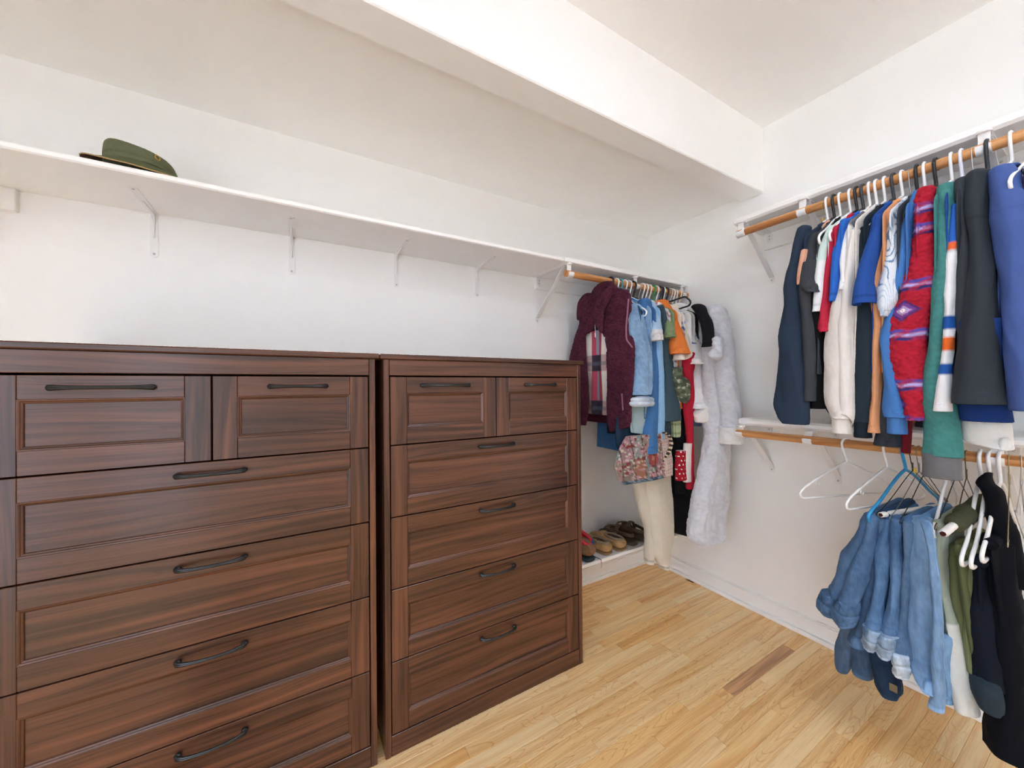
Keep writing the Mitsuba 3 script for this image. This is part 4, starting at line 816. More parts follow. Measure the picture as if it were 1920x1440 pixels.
L1 = [
 ('sweatshirt', 'dark navy fleece sweatshirt hanging outermost on the upper rod, next to bare wall', 'sweatshirt', 0.640, '#2c3a4c', 'navy', dict(swr=0.006, hk=('tube', WHITE), hlabel='white tube hanger inside the dark navy fleece sweatshirt')),
 ('shirt', 'peach shirt with an orange red sleeve hem, a sliver beside the navy sweatshirt', 'shirt', 0.619, '#e8a27c', 'tangerine', dict(long=False, hk=('flat', BLACK), hlabel='black hanger of the peach shirt beside the navy sweatshirt', colf=lambda t: band(heather(t, '#e8a98a', 0.05), t, 0, 1.55, '#cf4a35') if t.v[:, 2].min() > 1.4 else heather(t, '#e8a98a', 0.05), depth=0.02, w=0.16)),
 ('t_shirt', 'charcoal short sleeved t-shirt right of the navy sweatshirt', 't-shirt', 0.600, '#3f4247', 'charcoal_tee', dict(long=False, hk=('tube', WHITE), hlabel='white hanger showing in the shoulder of the charcoal t-shirt', depth=0.03, hw=0.41)),
 ('t_shirt', 'pale mint and white t-shirt left of the red t-shirt', 't-shirt', 0.570, '#dfeee8', 'mint', dict(long=False, hk=('tube', WHITE), hlabel='white hanger end showing at the pale mint t-shirt', hw=0.41, colf=lambda t: np.where((t.v[:, 2] > 1.63 + 0.01)[:, None], heather(t, '#cfe6dd', 0.04), heather(t, '#eef2f1', 0.03)))),
 ('t_shirt', 'plain red t-shirt between the pale mint and the blue one', 't-shirt', 0.551, '#c2203f', 'red', dict(long=False, hk=('flat', BLACK), hlabel='black hanger of the plain red t-shirt')),
 ('polo_shirt', 'bright blue polo shirt right of the red t-shirt', 'polo shirt', 0.533, '#2668c4', 'blue_polo', dict(long=False, hk=('flat', '#2f3338'), hlabel='dark grey hanger of the bright blue polo shirt')),
 ('t_shirt', 'white t-shirt with grey shoulders above the cream sweatshirt', 't-shirt', 0.515, '#f0efee', 'white_tee', dict(long=False, hk=('tube', WHITE), hlabel='white hanger of the white t-shirt with grey shoulders', colf=lambda t: np.where((t.v[:, 2] > 1.735)[:, None], heather(t, '#6c6c72', 0.25, 5), heather(t, '#f0efee', 0.03)))),
 ('sweatshirt', 'cream sweatshirt with ribbed cuffs hanging in two folds', 'sweatshirt', 0.496, '#e6dfd6', 'cream', dict(swr=0.006, hk=('tube', WHITE), hlabel='white hanger of the cream sweatshirt', cuffc='#e9e4dc', depth=0.032)),
 ('sweatshirt', 'dark slate sweatshirt between the cream one and the peach jacket', 'sweatshirt', 0.474, '#26323c', 'slate', dict(swr=0.005, hk=('tube', WHITE), hlabel='white hanger of the dark slate sweatshirt', cuffc='#1f2a33', depth=0.03)),
 ('polo_shirt', 'royal blue short sleeved polo shirt over the dark slate sweatshirt', 'polo shirt', 0.452, '#24509e', 'royal_polo', dict(long=False, hk=('flat', '#2b2f33'), hlabel='dark wooden shoulder hanger of the royal blue polo shirt', depth=0.035)),
 ('jacket', 'peach orange jacket with a long narrow sleeve and a small button', 'jacket', 0.430, '#e29b68', 'peach', dict(hk=('tube', WHITE), hlabel='white hanger of the peach orange jacket', depth=0.022)),
 ('hawaiian_shirt', 'white short sleeved shirt printed with fine blue grey leaves', 'shirt', 0.411, '#e3e9ee', 'hawaiian', dict(long=False, hk=('wire', '#b8b8b8'), hlabel='thin wire hanger of the leaf printed shirt', colf=hawaiian, dense=True, depth=0.03)),
 ('denim_jacket', 'dark grey denim jacket hanging behind the bright blue sweatshirt', 'jacket', 0.395, '#363c44', 'dark_denim', dict(hk=('flat', BLACK), hlabel='black hanger of the dark grey denim jacket', colf=lambda t: denim(t, '#3a4048', 3), length=0.66)),
 ('sweatshirt', 'bright azure blue sweatshirt beside the red fleece', 'sweatshirt', 0.377, '#4079bd', 'azure', dict(swr=0.006, hk=('tube', WHITE), hlabel='white hanger of the bright azure sweatshirt', cuffc='#447dc0', depth=0.032)),
 ('fleece_jacket', 'red knitted fleece jacket with blue and lilac pattern bands', 'jacket', 0.352, '#b3142e', 'fleece', dict(hk=('flat', BLACK), hlabel='black hanger of the red patterned fleece', colf=fleece_pat, dense=True, fuzz=(0.0048, 100), depth=0.036, b=0.010)),
 ('sweatshirt', 'teal green sweatshirt with a wide grey cuff reaching below the lower rod', 'sweatshirt', 0.318, '#3f8b78', 'teal', dict(hk=('tube', WHITE), hlabel='white hanger of the teal green sweatshirt', colf=lambda t: heather(t, '#3f8580', 0.20, 4, 180), cuffc=None, depth=0.03)),
 ('sports_jersey', 'white jersey with blue shoulder and blue and orange sleeve stripes', 'jersey', 0.297, '#f0f0f0', 'stripe', dict(hk=('tube', '#e9e6f2'), hlabel='pale hanger of the striped white jersey', colf=stripes_jersey, body_hex='#2450a0', depth=0.024)),
 ('jacket', 'charcoal grey jacket behind the one with the wide open cuff', 'jacket', 0.275, '#3c4147', 'charcoal_jacket', dict(hk=('wire', '#c9c9c6'), hlabel='thin wire hanger of the rear charcoal jacket', depth=0.026)),
 ('jacket', 'dark charcoal jacket with a wide open sleeve hem left of the cobalt one', 'jacket', 0.247, '#33393f', 'charcoal_sleeve', dict(hk=('flat', '#24282c'), hlabel='black hanger of the dark charcoal jacket', depth=0.048, swr=0.005)),
 ('jacket', 'cobalt blue jacket at the right edge of the photo', 'jacket', 0.203, '#475f9e', 'cobalt', dict(hk=('tube', WHITE), hlabel='white hanger of the cobalt blue jacket', depth=0.045, swr=0.004)),
]
for name, label, c_, y, hexc, key, kw in L1:
    k, s = upper(name, label, c_, y, hexc, key, **kw)
    if key == 'teal':
        cuff(k, 'teal', 0.03, '#6c6d70', dz=0.062, flare=0.97, part='cuff', label='wide grey ribbed cuff', rib=False)
    if key == 'peach':
        q = trimesh.creation.cylinder(radius=0.0055, height=0.003, sections=16)
        q.apply_transform(np.array([[0, 0, 1, 0], [0, 1, 0, 0], [-1, 0, 0, 0], [0, 0, 0, 1.0]]))
        p = np.array(R['peach'][4]); q.apply_translation((p[3] - 0.026, p[1] - 0.004, p[0] - 0.01))
        put(q, 'm_plastic', k, 'button', smooth=False, color=col(q, '#6f7685'), label='grey round button')
    if key == 'cream':   # the second, nearer fold of the sleeve pair
        r = np.array(R['cream'])
        t = Tube(np.stack([r[:, 3] - 0.012, r[:, 1] - r[:, 2] * 0.45, r[:, 0] - 0.005], 1), np.full(len(r), 0.026), r[:, 2] * 0.52, (0, 1, 0), n=36, wr=0.005, seed=90, top='round')
        add(k, 'sleeve', t, heather(t, '#e9e2d9', 0.06))
# pieces of garments that only show below the others
def lower_piece(name, label, category, key, hexc, depth=0.02, part='sleeve', y=None, length=0.62, **kw):
    k = thing(name, label, category, UP_T)
    t = rows_tube(key, depth, n=40, wr=0.004, seed=len(key) * 5, **kw)
    add(k, part, t, heather(t, hexc, 0.06))
    r = np.array(R[key])
    yy = y if y is not None else float(r[0, 1])
    b = body_tube(FU(yy), top_rows(length, 0.006, 0.15), wr=0.0015, seed=5, n=40, step=0.015)
    add(k, 'body', b, heather(b, hexc, 0.06))
    return k
lower_piece('shirt', 'long charcoal shirt whose front edge hangs between the navy sweatshirt and the black hem', 'shirt', 'charcoal_body', '#3f4348', 0.03, 'front_panel', y=0.609)
lower_piece('t_shirt', 'black t-shirt hanging behind the red one, its hem above the white shelf', 't-shirt', 'black_body', '#141518', 0.05, 'front_panel', y=0.586)
lower_piece('shirt', 'long white shirt whose hem shows under the dark charcoal jacket', 'shirt', 'white_shirt', '#e6e6e2', 0.03, 'front_panel', y=0.2655)
lower_piece('sweatshirt', 'maroon sweatshirt whose sleeve hangs over the blue hanger hook', 'sweatshirt', 'maroon', '#6d1420', 0.012, 'sleeve', y=0.364)
lower_piece('shirt', 'navy shirt with its hem just above the long white shirt', 'shirt', 'navy_hem', '#1b3a7a', 0.03, 'front_panel', y=0.226)
k = thing('sweater', 'purple knitted sweater in the upper right corner of the photo', 'sweater', UP_T)
t = body_tube(FU(0.160), top_rows(0.55, 0.012, 0.20), wr=0.003, seed=77, n=60)
t.fuzz(0.003, 140)
add(k, 'body', t, heather(t, '#4d3558', 0.3, 3, 180))
hanger(FU(0.160), 'tube', '#f3f2ef', 'white hanger with a curved shoulder at the right edge of the photo', GU, width=0.44, yaw=0.1)
for y, cc, lab in ((0.628, WHITE, 'first white hook on the upper rod, beside its left clothes'), (0.487, WHITE, 'white hook on the upper rod above the dark slate sweatshirt')):
    pass
# a small golden pendant on the end of a cord beside the first hook
k = thing('pendant_charm', 'small golden charm hanging on the upper rod before the first hanger', 'charm')
m = cat([rod_tube(smooth_path([(1.8015, 0.650, 1.915), (1.8005, 0.650, 1.90), (1.801, 0.650, 1.868)], 0.004), 0.0008, 6), trimesh.creation.capsule(height=0.03, radius=0.003, count=[10, 10]).apply_translation((1.801, 0.650, 1.838))])
put(m, 'm_metal', k, smooth=True, color=col(m, '#b59a3c'))

# ------------------------------------------------------------------ the rod along the back wall
FAR_T = 'clothes on the far rod'
def far(name, label, category, x, hexc, sleeve_key=None, depth=0.026, length=0.62, b=0.0075, w=0.205, hk=('tube', WHITE), hlabel=None, rear=True, colf=None, seed=None, hem=None, body=True, cuffk=None, swr=0.004, sleeve_part='sleeve', collar=True, yaw=0.0, hyaw=0.0):
    ctr[0] += 1
    seed = seed or ctr[0] * 5
    k = thing(name, label, category, FAR_T)
    cf = colf or (lambda t: heather(t, hexc, 0.07, seed))
    if body:
        t = body_tube(FA(x), top_rows(length, b, w, hem), fold=(0.0025, 3), wr=0.002, seed=seed, step=0.012, n=48, yaw=yaw)
        add(k, 'body', t, cf(t))
        if collar:
            P = np.array(FA(x)[0])
            a = np.linspace(0, 2 * np.pi, 28)
            cm = rod_tube(np.stack([P[0] + (b + 0.004) * np.sin(a), P[1] + 0.066 * np.cos(a), P[2] - 0.094 - 0.008 * np.cos(2 * a)], 1), 0.006, 8, (0, 0, 1))
            put(cm, 'm_cloth', k, 'collar', smooth=True, color=np.clip(col(cm, hexc) * 0.92, 0.002, 1))
    s = None
    if sleeve_key:
        s = rows_tube(sleeve_key, depth, n=40, step=0.008, wr=swr, seed=seed + 1, top='round')
        add(k, sleeve_part, s, seam(cf(s), s, s.sg[-1] - 0.02))
        if rear:
            q = mirror_y(s, YR)
            if q.v[:, 1].max() > YA - 0.025: q.v[:, 1] -= q.v[:, 1].max() - (YA - 0.025)
            q.v[:, 0] += (x + 0.005 - q.v[:, 0].mean()) * 0.8
            add(k, sleeve_part, q, cf(q))
    if hk: hanger(FA(x), hk[0], hk[1], hlabel or f'hanger inside the {label.split(" beside")[0]}', GA, width=0.35, yaw=hyaw)
    return k, s
def yz_rows(rows):   # (z, y0, y1) -> z, centre, half
    r = np.array(rows, float)
    return r[:, 0], (r[:, 1] + r[:, 2]) / 2, np.abs(r[:, 1] - r[:, 2]) / 2
def panel(x, rows, thick, **kw):
    z, c, a = yz_rows(rows)
    x = np.interp(z, [0.9, 1.7], x) if not np.isscalar(x) else np.full(len(z), x)
    return Tube(np.stack([x, c, z], 1), a, np.full(len(z), thick), (1, 0, 0), **kw)
# burgundy fleece vest worn open over its hanger
k = thing('fleece_vest', 'open burgundy fleece vest in front on the far rod, next to the right dresser', 'vest', FAR_T)
bur = lambda t: heather(t, '#4f2234', 0.55, 3, 150)
rp = panel((1.352, 1.375), [(1.695, 1.385, 1.345), (1.665, 1.402, 1.315), (1.632, 1.422, 1.27), (1.607, 1.438, 1.238), (1.55, 1.455, 1.240), (1.50, 1.43, 1.250), (1.466, 1.405, 1.252), (1.42, 1.397, 1.249), (1.395, 1.392, 1.232), (1.375, 1.390, 1.214), (1.23, 1.384, 1.220), (1.10, 1.386, 1.229), (1.02, 1.380, 1.232), (0.985, 1.36, 1.236)], 0.011, n=72, step=0.0055, wr=0.003, seed=4, power=2.6, bag=0.0)
rp.fuzz(0.0034, 140); add(k, 'front_panel', rp, bur(rp))
lp = panel((1.352, 1.378), [(1.690, 1.44, 1.40), (1.655, 1.52, 1.43), (1.615, 1.63, 1.452), (1.55, 1.622, 1.475), (1.496, 1.628, 1.555), (1.44, 1.655, 1.568), (1.35, 1.69, 1.557), (1.2, 1.70, 1.529), (1.05, 1.685, 1.526), (0.985, 1.665, 1.545)], 0.011, n=64, step=0.006, wr=0.003, seed=5, power=2.6)
lp.fuzz(0.0034, 140); add(k, 'front_panel', lp, bur(lp))
bp = panel(1.424, [(1.70, 1.49, 1.40), (1.66, 1.54, 1.36), (1.60, 1.64, 1.28), (1.45, 1.65, 1.29), (1.35, 1.68, 1.28), (1.0, 1.68, 1.28)], 0.007, n=56, step=0.009, wr=0.002, seed=6)
add(k, 'back_panel', bp, heather(bp, '#4a1c2c', 0.2, 3, 170))
col_pts = [(1.425, 1.53, 1.668), (1.405, 1.51, 1.695), (1.40, 1.45, 1.712), (1.395, 1.40, 1.705), (1.368, 1.365, 1.685), (1.350, 1.385, 1.64), (1.345, 1.415, 1.595)]
ct_ = Tube(smooth_path(col_pts, 0.01), np.full(len(smooth_path(col_pts, 0.01)), 0.030), np.full(len(smooth_path(col_pts, 0.01)), 0.011), (1, 0, 0.2), n=36, step=0.006, wr=0.002, end='round', top='round')
ct_.fuzz(0.002, 150); add(k, 'collar', ct_, bur(ct_))
lap = panel((1.337, 1.343), [(1.64, 1.43, 1.375), (1.60, 1.448, 1.38), (1.56, 1.462, 1.385), (1.51, 1.44, 1.39), (1.47, 1.408, 1.395)], 0.007, n=36, step=0.006, wr=0.002, seed=9, end='round', top='round')
lap.fuzz(0.002, 150); add(k, 'lapel', lap, bur(lap))
tr = rod_tube(smooth_path([(1.358, 1.240, 1.607), (1.355, 1.243, 1.55), (1.354, 1.252, 1.466), (1.352, 1.249, 1.42), (1.352, 1.230, 1.393), (1.352, 1.214, 1.375)], 0.008), 0.0042, 8)
put(tr, 'm_cloth', k, 'armhole_binding', smooth=True, color=col(tr, '#8a5f72', 0.1), label='paler armhole binding')
pk = rod_tube(smooth_path([(1.3375, 1.268, 1.16), (1.3375, 1.262, 1.08)], 0.008), 0.004, 8, (0, 1, 0))
put(pk, 'm_cloth', k, 'pocket_zip', smooth=True, color=col(pk, '#7d5064'), label='pocket zip')
zp = cat([rod_tube(smooth_path([(1.352, 1.462, 1.53), (1.351, 1.46, 1.50), (1.351, 1.459, 1.475)], 0.004), 0.0012, 6), bx((1.3495, 1.456, 1.450), (1.352, 1.464, 1.474), 0.001)])
put(zp, 'm_metal', k, 'zip_pull', smooth=False, color=col(zp, '#c9c9cc'), label='silver zip pull')
hanger(((1.455, YR, ZR), (0, -1, 0), (1, 0, 0)), 'flat', BLACK, 'black hanger of the open burgundy fleece vest', GA, width=0.38, yaw=0.12)
# plaid shirt inside the vest
def plaid(t):
    c = heather(t, '#b8a9a6', 0.05)
    u, z = t.v[:, 1], t.v[:, 2]
    red, drk, ivo, gry = lin('#a8465c'), lin('#3b3440'), lin('#eae4dc'), lin('#8b93a3')
    pu = (1.58 - u) / 0.125 % 1.0
    c = np.where((pu < 0.42)[:, None], ivo, np.where((pu < 0.68)[:, None], red * 1.15, np.where((pu < 0.86)[:, None], gry, red * 0.9)))
    pz = (1.36 - z) / 0.24 % 1.0
    k_ = (pz < 0.36)
    c = np.where((k_ & (pu >= 0.42))[:, None], drk, np.where((k_)[:, None], c * 0.45 + red * 0.4, c))
    k2 = (np.abs(pz - 0.18) < 0.045)
    c = np.where(k2[:, None], c * 0.5 + lin('#5a6472') * 0.5, c)
    return np.clip(c * (1 + 0.12 * (meshkit.noise(t.v * 260, 3)[:, None] - 0.5)), 0.003, 1)
k = thing('flannel_shirt', 'red, white and grey plaid flannel shirt seen inside the open burgundy vest', 'shirt', FAR_T)
t = panel(1.402, [(1.66, 1.52, 1.42), (1.60, 1.62, 1.30), (1.50, 1.64, 1.28), (1.2, 1.65, 1.27), (1.045, 1.65, 1.27)], 0.012, n=150, step=0.005, fold=(0.004, 4), wr=0.002, seed=8)
add(k, 'body', t, plaid(t))
cl = rod_tube(smooth_path([(1.40, 1.62, 1.56), (1.388, 1.56, 1.515), (1.384, 1.50, 1.505), (1.388, 1.44, 1.515)], 0.008), 0.012, 10)
put(cl, 'm_cloth', k, 'neck_band', smooth=True, color=col(cl, '#2a1d26', 0.1), label='dark neck band')
# denim and the rest, from the vest to the corner
ddn = lambda h, s=2: (lambda t: denim(t, h, s, 0.25))
k = thing('denim_shirt', 'dark teal denim shirt whose sleeve shows on the wall side of the burgundy vest', 'shirt', FAR_T)
s = rows_tube('denim_dark', 0.014, n=36, wr=0.003, seed=3, top='round')
add(k, 'sleeve', s, denim(s, '#2f6186', 3))
t = body_tube(FA(1.462), top_rows(0.66, 0.007, 0.195), wr=0.002, seed=4, step=0.012, n=48); add(k, 'body', t, denim(t, '#2f6186', 3))
hanger(FA(1.497), 'tube', WHITE, 'white hanger of the dark teal denim shirt', GA, width=0.40)
k, s = far('denim_shirt', 'light blue denim shirt with a rolled cuff right of the burgundy vest', 'shirt', 1.525, '#8fb2d2', 'denim_light', colf=ddn('#86aed4', 5), hk=('tube', '#3f9fb4'), hlabel='teal hanger of the light blue denim shirt', swr=0.006, length=0.70, depth=0.028)
for i, (dz, rr) in enumerate(((0.0, 1.0), (-0.018, 1.08))):
    r = np.array(R['denim_lightc'])
    c0 = np.array([r[1, 1], r[1, 3], r[1, 0] + 0.008 + dz])
    t = Tube([c0 + (0, 0, 0.012), c0, c0 + (0.003, 0, -0.012)], [0.034 * rr, 0.040 * rr, 0.034 * rr], [r[1, 2] * 0.8 * rr, r[1, 2] * 0.95 * rr, r[1, 2] * 0.82 * rr], (1, 0, 0), n=40, step=0.004, wr=0.002, seed=12 + i, wr_scale=(40, 30), level=True)
    add(k, 'rolled_cuff', t, denim(t, '#b9c7d8', 6), label='rolled up pale cuff')
far('dress', 'long medium blue dress with a banded hem', 'dress', 1.560, '#3c6c9e', 'midblue', colf=lambda t: seam(heather(t, '#3f72a8', 0.05), t, 0.78), hk=('tube', WHITE), hlabel='white hanger of the medium blue dress', length=0.86, rear=False, depth=0.03)
k, s = far('shirt', 'sky blue shirt with a pale short sleeve edge', 'shirt', 1.595, '#8fbfe6', 'skyblue', colf=lambda t: heather(t, '#8cbbe2', 0.05), hk=('tube', '#e9edf6'), hlabel='pale blue white hanger of the sky blue shirt', length=0.80, rear=False, sleeve_part='side_panel')
s2 = rows_tube('skyblue_sl', 0.03, n=36, wr=0.003, seed=9, top='round'); add(k, 'sleeve', s2, band(heather(s2, '#a7c6e2', 0.05), s2, 0, 1.475, '#cfcac8'))
far('jacket', 'dark slate green jacket with a ragged lower hem', 'jacket', 1.628, '#3c505a', 'slateA', colf=lambda t: heather(t, '#3d525c', 0.08), hk=('flat', BLACK), hlabel='black hanger of the dark slate green jacket', length=0.72)
far('blouse', 'white floral blouse, a narrow strip beside the slate green jacket', 'blouse', 1.672, '#e6e2df', 'floralstrip', hk=('wire', '#c4c4c4'), hlabel='thin wire hanger of the white floral blouse', depth=0.02, rear=False, sleeve_part='side_panel',
    colf=lambda t: np.where((meshkit.noise(t.v * 90, 4) > 0.68)[:, None], lin('#9d5a86'), np.where((meshkit.noise(t.v * 80, 8) > 0.70)[:, None], lin('#5a6a52'), heather(t, '#e6e2df', 0.04))))
far('t_shirt', 'olive green short sleeved t-shirt behind the orange blouse', 't-shirt', 1.700, '#7f9266', 'olivetee', hk=('tube', WHITE), hlabel='white hanger of the olive green t-shirt', rear=False)
far('blouse', 'bright orange blouse with a wide short sleeve', 'blouse', 1.728, '#ee7a22', 'orange', hk=('tube', WHITE), hlabel='white hanger of the bright orange blouse', rear=False, swr=0.005, depth=0.04, colf=lambda t: heather(t, '#ef7d26', 0.05))
far('t_shirt', 'cream yellow t-shirt behind the orange blouse', 't-shirt', 1.757, '#f2e6cf', 'creamtee', hk=('tube', WHITE), hlabel='white hanger of the cream yellow t-shirt', rear=False, depth=0.035)
far('blouse', 'white blouse with blue embroidery on the shoulder', 'blouse', 1.790, '#f0eeeb', 'whiteblue', hk=('tube', '#1f8a4c'), hlabel='green hanger of the white blouse with blue embroidery', rear=False, depth=0.035,
    colf=lambda t: np.where(((meshkit.noise(t.v * 75, 4) > 0.6) & (t.v[:, 2] > 1.42) & (t.v[:, 2] < 1.60) & (t.v[:, 1] < 1.30))[:, None], lin('#41608c'), heather(t, '#f1efec', 0.03)))
far('scarf', 'long red scarf hanging between the white blouses', 'scarf', 1.818, '#b91631', 'redA', hk=('tube', WHITE), hlabel='white hanger of the long red scarf', rear=False, body=False, depth=0.02, sleeve_part='cloth')
k, s = far('shirt', 'white long sleeved shirt with a flared cuff', 'shirt', 1.845, '#f1f0ee', 'whitelong', hk=('flat', '#22263a'), hlabel='navy hanger of the white long sleeved shirt', rear=False, swr=0.005, depth=0.035)
r = np.array(R['whitelongc'])
t = Tube([(r[0, 1], r[0, 3], r[0, 0] + 0.01), (r[1, 1], r[1, 3], r[1, 0]), (r[1, 1] + 0.01, r[1, 3], r[1, 0] - 0.028)], [0.03, 0.042, 0.038], [r[0, 2] * 0.8, r[0, 2] * 1.05, r[0, 2] * 0.75], (1, 0, 0), n=40, step=0.004, wr=0.005, wr_scale=(30, 20), seed=5)
add(k, 'cuff', t, heather(t, '#efeae4', 0.04))
far('cardigan', 'ivory cardigan left of the black tank top', 'cardigan', 1.875, '#d9d7d2', 'ivory', hk=('tube', WHITE), hlabel='white hanger of the ivory cardigan', rear=False)
far('tank_top', 'black tank top beside the grey white fluffy robe', 'tank top', 1.905, '#1a1b20', 'blacktank', hk=('flat', BLACK), hlabel='black hanger of the black tank top', rear=False, sleeve_part='side_panel', swr=0.001)
# fluffy robe
k = thing('bathrobe', 'long fluffy grey white bathrobe hanging beside the corner', 'bathrobe', FAR_T)
fl = lambda t: np.clip(heather(t, '#d6d7dd', 0.10, 5, 120) * (0.93 + 0.16 * meshkit.fbm(t.v * 40, 2, 9)[:, None]), 0, 1)
t = rows_tube('robe_body', 0.05, n=90, step=0.008, wr=0.007, seed=31, top='round', power=2.4, fold=(0.0, 2))
t.fuzz(0.006, 75); add(k, 'body', t, fl(t))
s = rows_tube('robe_sl', 0.045, n=56, step=0.008, wr=0.007, seed=33, top='round'); s.fuzz(0.006, 75); add(k, 'sleeve', s, fl(s))
r = np.array(R['robe_sl'])[-1]
t = Tube([(r[1], r[3], r[0] + 0.03), (r[1], r[3], r[0] - 0.02), (r[1], r[3], r[0] - 0.055)], [0.052] * 3, [r[2] * 1.1] * 3, (1, 0, 0), n=50, step=0.006, wr=0.004); t.fuzz(0.006, 75)
add(k, 'cuff', t, heather(t, '#ecebea', 0.06), label='white fluffy turned cuff')
bt = Tube(smooth_path([(1.81, 1.085, 1.42), (1.785, 1.068, 1.37), (1.765, 1.06, 1.338), (1.742, 1.068, 1.352)], 0.008), np.full(17, 0.022)[:len(smooth_path([(1.81, 1.085, 1.42), (1.785, 1.068, 1.37), (1.765, 1.06, 1.338), (1.742, 1.068, 1.352)], 0.008))], np.full(17, 0.020)[:len(smooth_path([(1.81, 1.085, 1.42), (1.785, 1.068, 1.37), (1.765, 1.06, 1.338), (1.742, 1.068, 1.352)], 0.008))], (0, 1, 0), n=30, step=0.006, end='round', top='round'); bt.fuzz(0.005, 75)
add(k, 'belt_loop', bt, fl(bt))
hanger(((1.965, YR, ZR), (0, -1, 0), (1, 0, 0)), 'tube', WHITE, 'white hanger of the fluffy bathrobe', GA, width=0.42)
for x, kind, cc, lab, yw, dr_ in ((1.868, 'flat', BLACK, 'black empty hanger whose loop end sticks out above the white shirts', -0.30, 0.04), (1.94, 'flat', '#b9b4ae', 'beige grey empty hanger near the wall end of the far rod', 0.0, 0.1), (1.995, 'tube', WHITE, 'white empty hanger before the bathrobe, its loop end out in the air', -0.34, 0.075), (2.025, 'tube', '#ead9b8', 'cream hanger nearest to the corner on the far rod', 0.0, 0.1)):
    hanger(FA(x), kind, cc, lab, GA, width=0.49 if yw else 0.42, yaw=yw, drop=dr_)
# lower pieces on the far rod
k = thing('tunic', 'patchwork floral tunic hanging below the blue dress', 'tunic', FAR_T)
t = rows_tube('floral', 0.018, n=150, step=0.006, fold=(0.006, 4), wr=0.003, seed=41)
def floral(t):
    v = t.v
    q = np.floor((v[:, 0] - 1.27) / 0.07)
    base = np.array([lin(h) for h in ('#8a7a68', '#b06a48', '#7d8f8c', '#a8787c', '#8d9a94', '#9f8a78')])[(q.astype(int) * 7 + (v[:, 2] > 0.86) * 3) % 6]
    n1, n2, n3 = meshkit.noise(v * 62, 3), meshkit.noise(v * 70, 7), meshkit.noise(v * 110, 9)
    c = np.where((n1 > 0.62)[:, None], lin('#c98a94'), base)
    c = np.where((n2 > 0.70)[:, None], lin('#8e2f34'), c)
    c = np.where((n3 > 0.72)[:, None], lin('#d9c9b2'), c)
    d = np.hypot(v[:, 0] - 1.47, v[:, 2] - 0.85)
    c = np.where((d < 0.034)[:, None], lin('#b8433a'), c); c = np.where((d < 0.012)[:, None], lin('#d9765a'), c)
    s_ = np.abs((v[:, 0] - 1.27) % 0.07) < 0.005
    c = np.where(s_[:, None], lin('#5b463c'), c)
    low = v[:, 2] < t.v[:, 2].min() + 0.018
    c = np.where((low & (v[:, 0] < 1.53))[:, None], np.where((meshkit.noise(v * 90, 2) > 0.5)[:, None], lin('#3d5568'), lin('#7c93a0')), c)
    gx = (np.sin(v[:, 0] * 420) > 0.2) & (np.sin(v[:, 2] * 420) > 0.0)
    c = np.where((v[:, 0] > 1.545)[:, None], np.where(gx[:, None], lin('#c97f78'), lin('#e6cdbd')), c)
    return np.clip(dyed(c, 0.72, 0.30), 0.003, 1)
add(k, 'skirt', t, floral(t))
t = body_tube(FA(1.612), top_rows(0.78, 0.006, 0.17), wr=0.002, seed=5, n=40, step=0.014); add(k, 'body', t, floral(t))
k = thing('trousers', 'long khaki trousers hanging in front of the shoe shelf', 'trousers', FAR_T)
kh = lambda t: heather(t, '#d8cdb9', 0.05)
for key, d in (('khakiL', 0.03), ('khakiR', 0.035)):
    t = rows_tube(key, d, n=48, wr=0.006, seed=6, step=0.008, wr_scale=(14, 5)); c_ = kh(t)
    c_ = np.where((t.S > t.sg[-1] - 0.012)[:, None], c_ * 1.08, c_)
    add(k, 'leg', t, np.clip(seam(c_, t, t.sg[-1] - 0.016), 0, 1))
t = Tube([(1.62, 1.325, 1.20), (1.60, 1.325, 1.0), (1.60, 1.325, 0.80), (1.60, 1.325, 0.72)], [0.02, 0.02, 0.024, 0.02], [0.07, 0.09, 0.12, 0.12], (1, 0, 0), n=48, wr=0.003); add(k, 'hips', t, kh(t))
k = thing('trousers', 'long black trousers between the khaki trousers and the bathrobe', 'trousers', FAR_T)
t = rows_tube('blackpants', 0.03, n=48, wr=0.005, seed=16); add(k, 'leg', t, heather(t, '#121216', 0.05))
k = thing('skirt', 'red skirt with white dots seen below the clothes', 'skirt', FAR_T)
t = rows_tube('reddots', 0.02, n=70, step=0.004, wr=0.003, seed=17)
vx, vz = t.v[:, 0] * 45, t.v[:, 2] * 45
dots = np.hypot((vx + 0.5 * (np.floor(vz) % 2)) % 1 - 0.5, vz % 1 - 0.5) < 0.16
add(k, 'cloth', t, np.where((dots & (t.v[:, 2] < 0.86))[:, None], lin('#eadfe0'), heather(t, '#a81224', 0.06)))
k = thing('scarf', 'ivory scarf strip beside the red dotted skirt', 'scarf', FAR_T)
t = rows_tube('whitestrip', 0.015, n=36, wr=0.003, seed=18); add(k, 'cloth', t, heather(t, '#e9dfd6', 0.04))
def far_low(name, label, category, rows, hexc, y, depth=0.018, part='body', colf=None, n=44):
    k = thing(name, label, category, FAR_T)
    r = np.array(rows, float)    # z, x0, x1
    t = Tube(np.stack([(r[:, 1] + r[:, 2]) / 2, np.full(len(r), y), r[:, 0]], 1), np.full(len(r), depth), np.abs(r[:, 1] - r[:, 2]) / 2, (1, 0, 0), n=n, wr=0.004, seed=int(y * 1000) % 97, fold=(0.004, 3))
    add(k, part, t, colf(t) if colf else heather(t, hexc, 0.06))
    return k
far_low('shorts', 'dark navy teal shorts below the burgundy vest', 'shorts', [(1.10, 1.36, 1.50), (1.0, 1.34, 1.50), (0.93, 1.34, 1.49), (0.905, 1.36, 1.48)], '#22384c', 1.30)
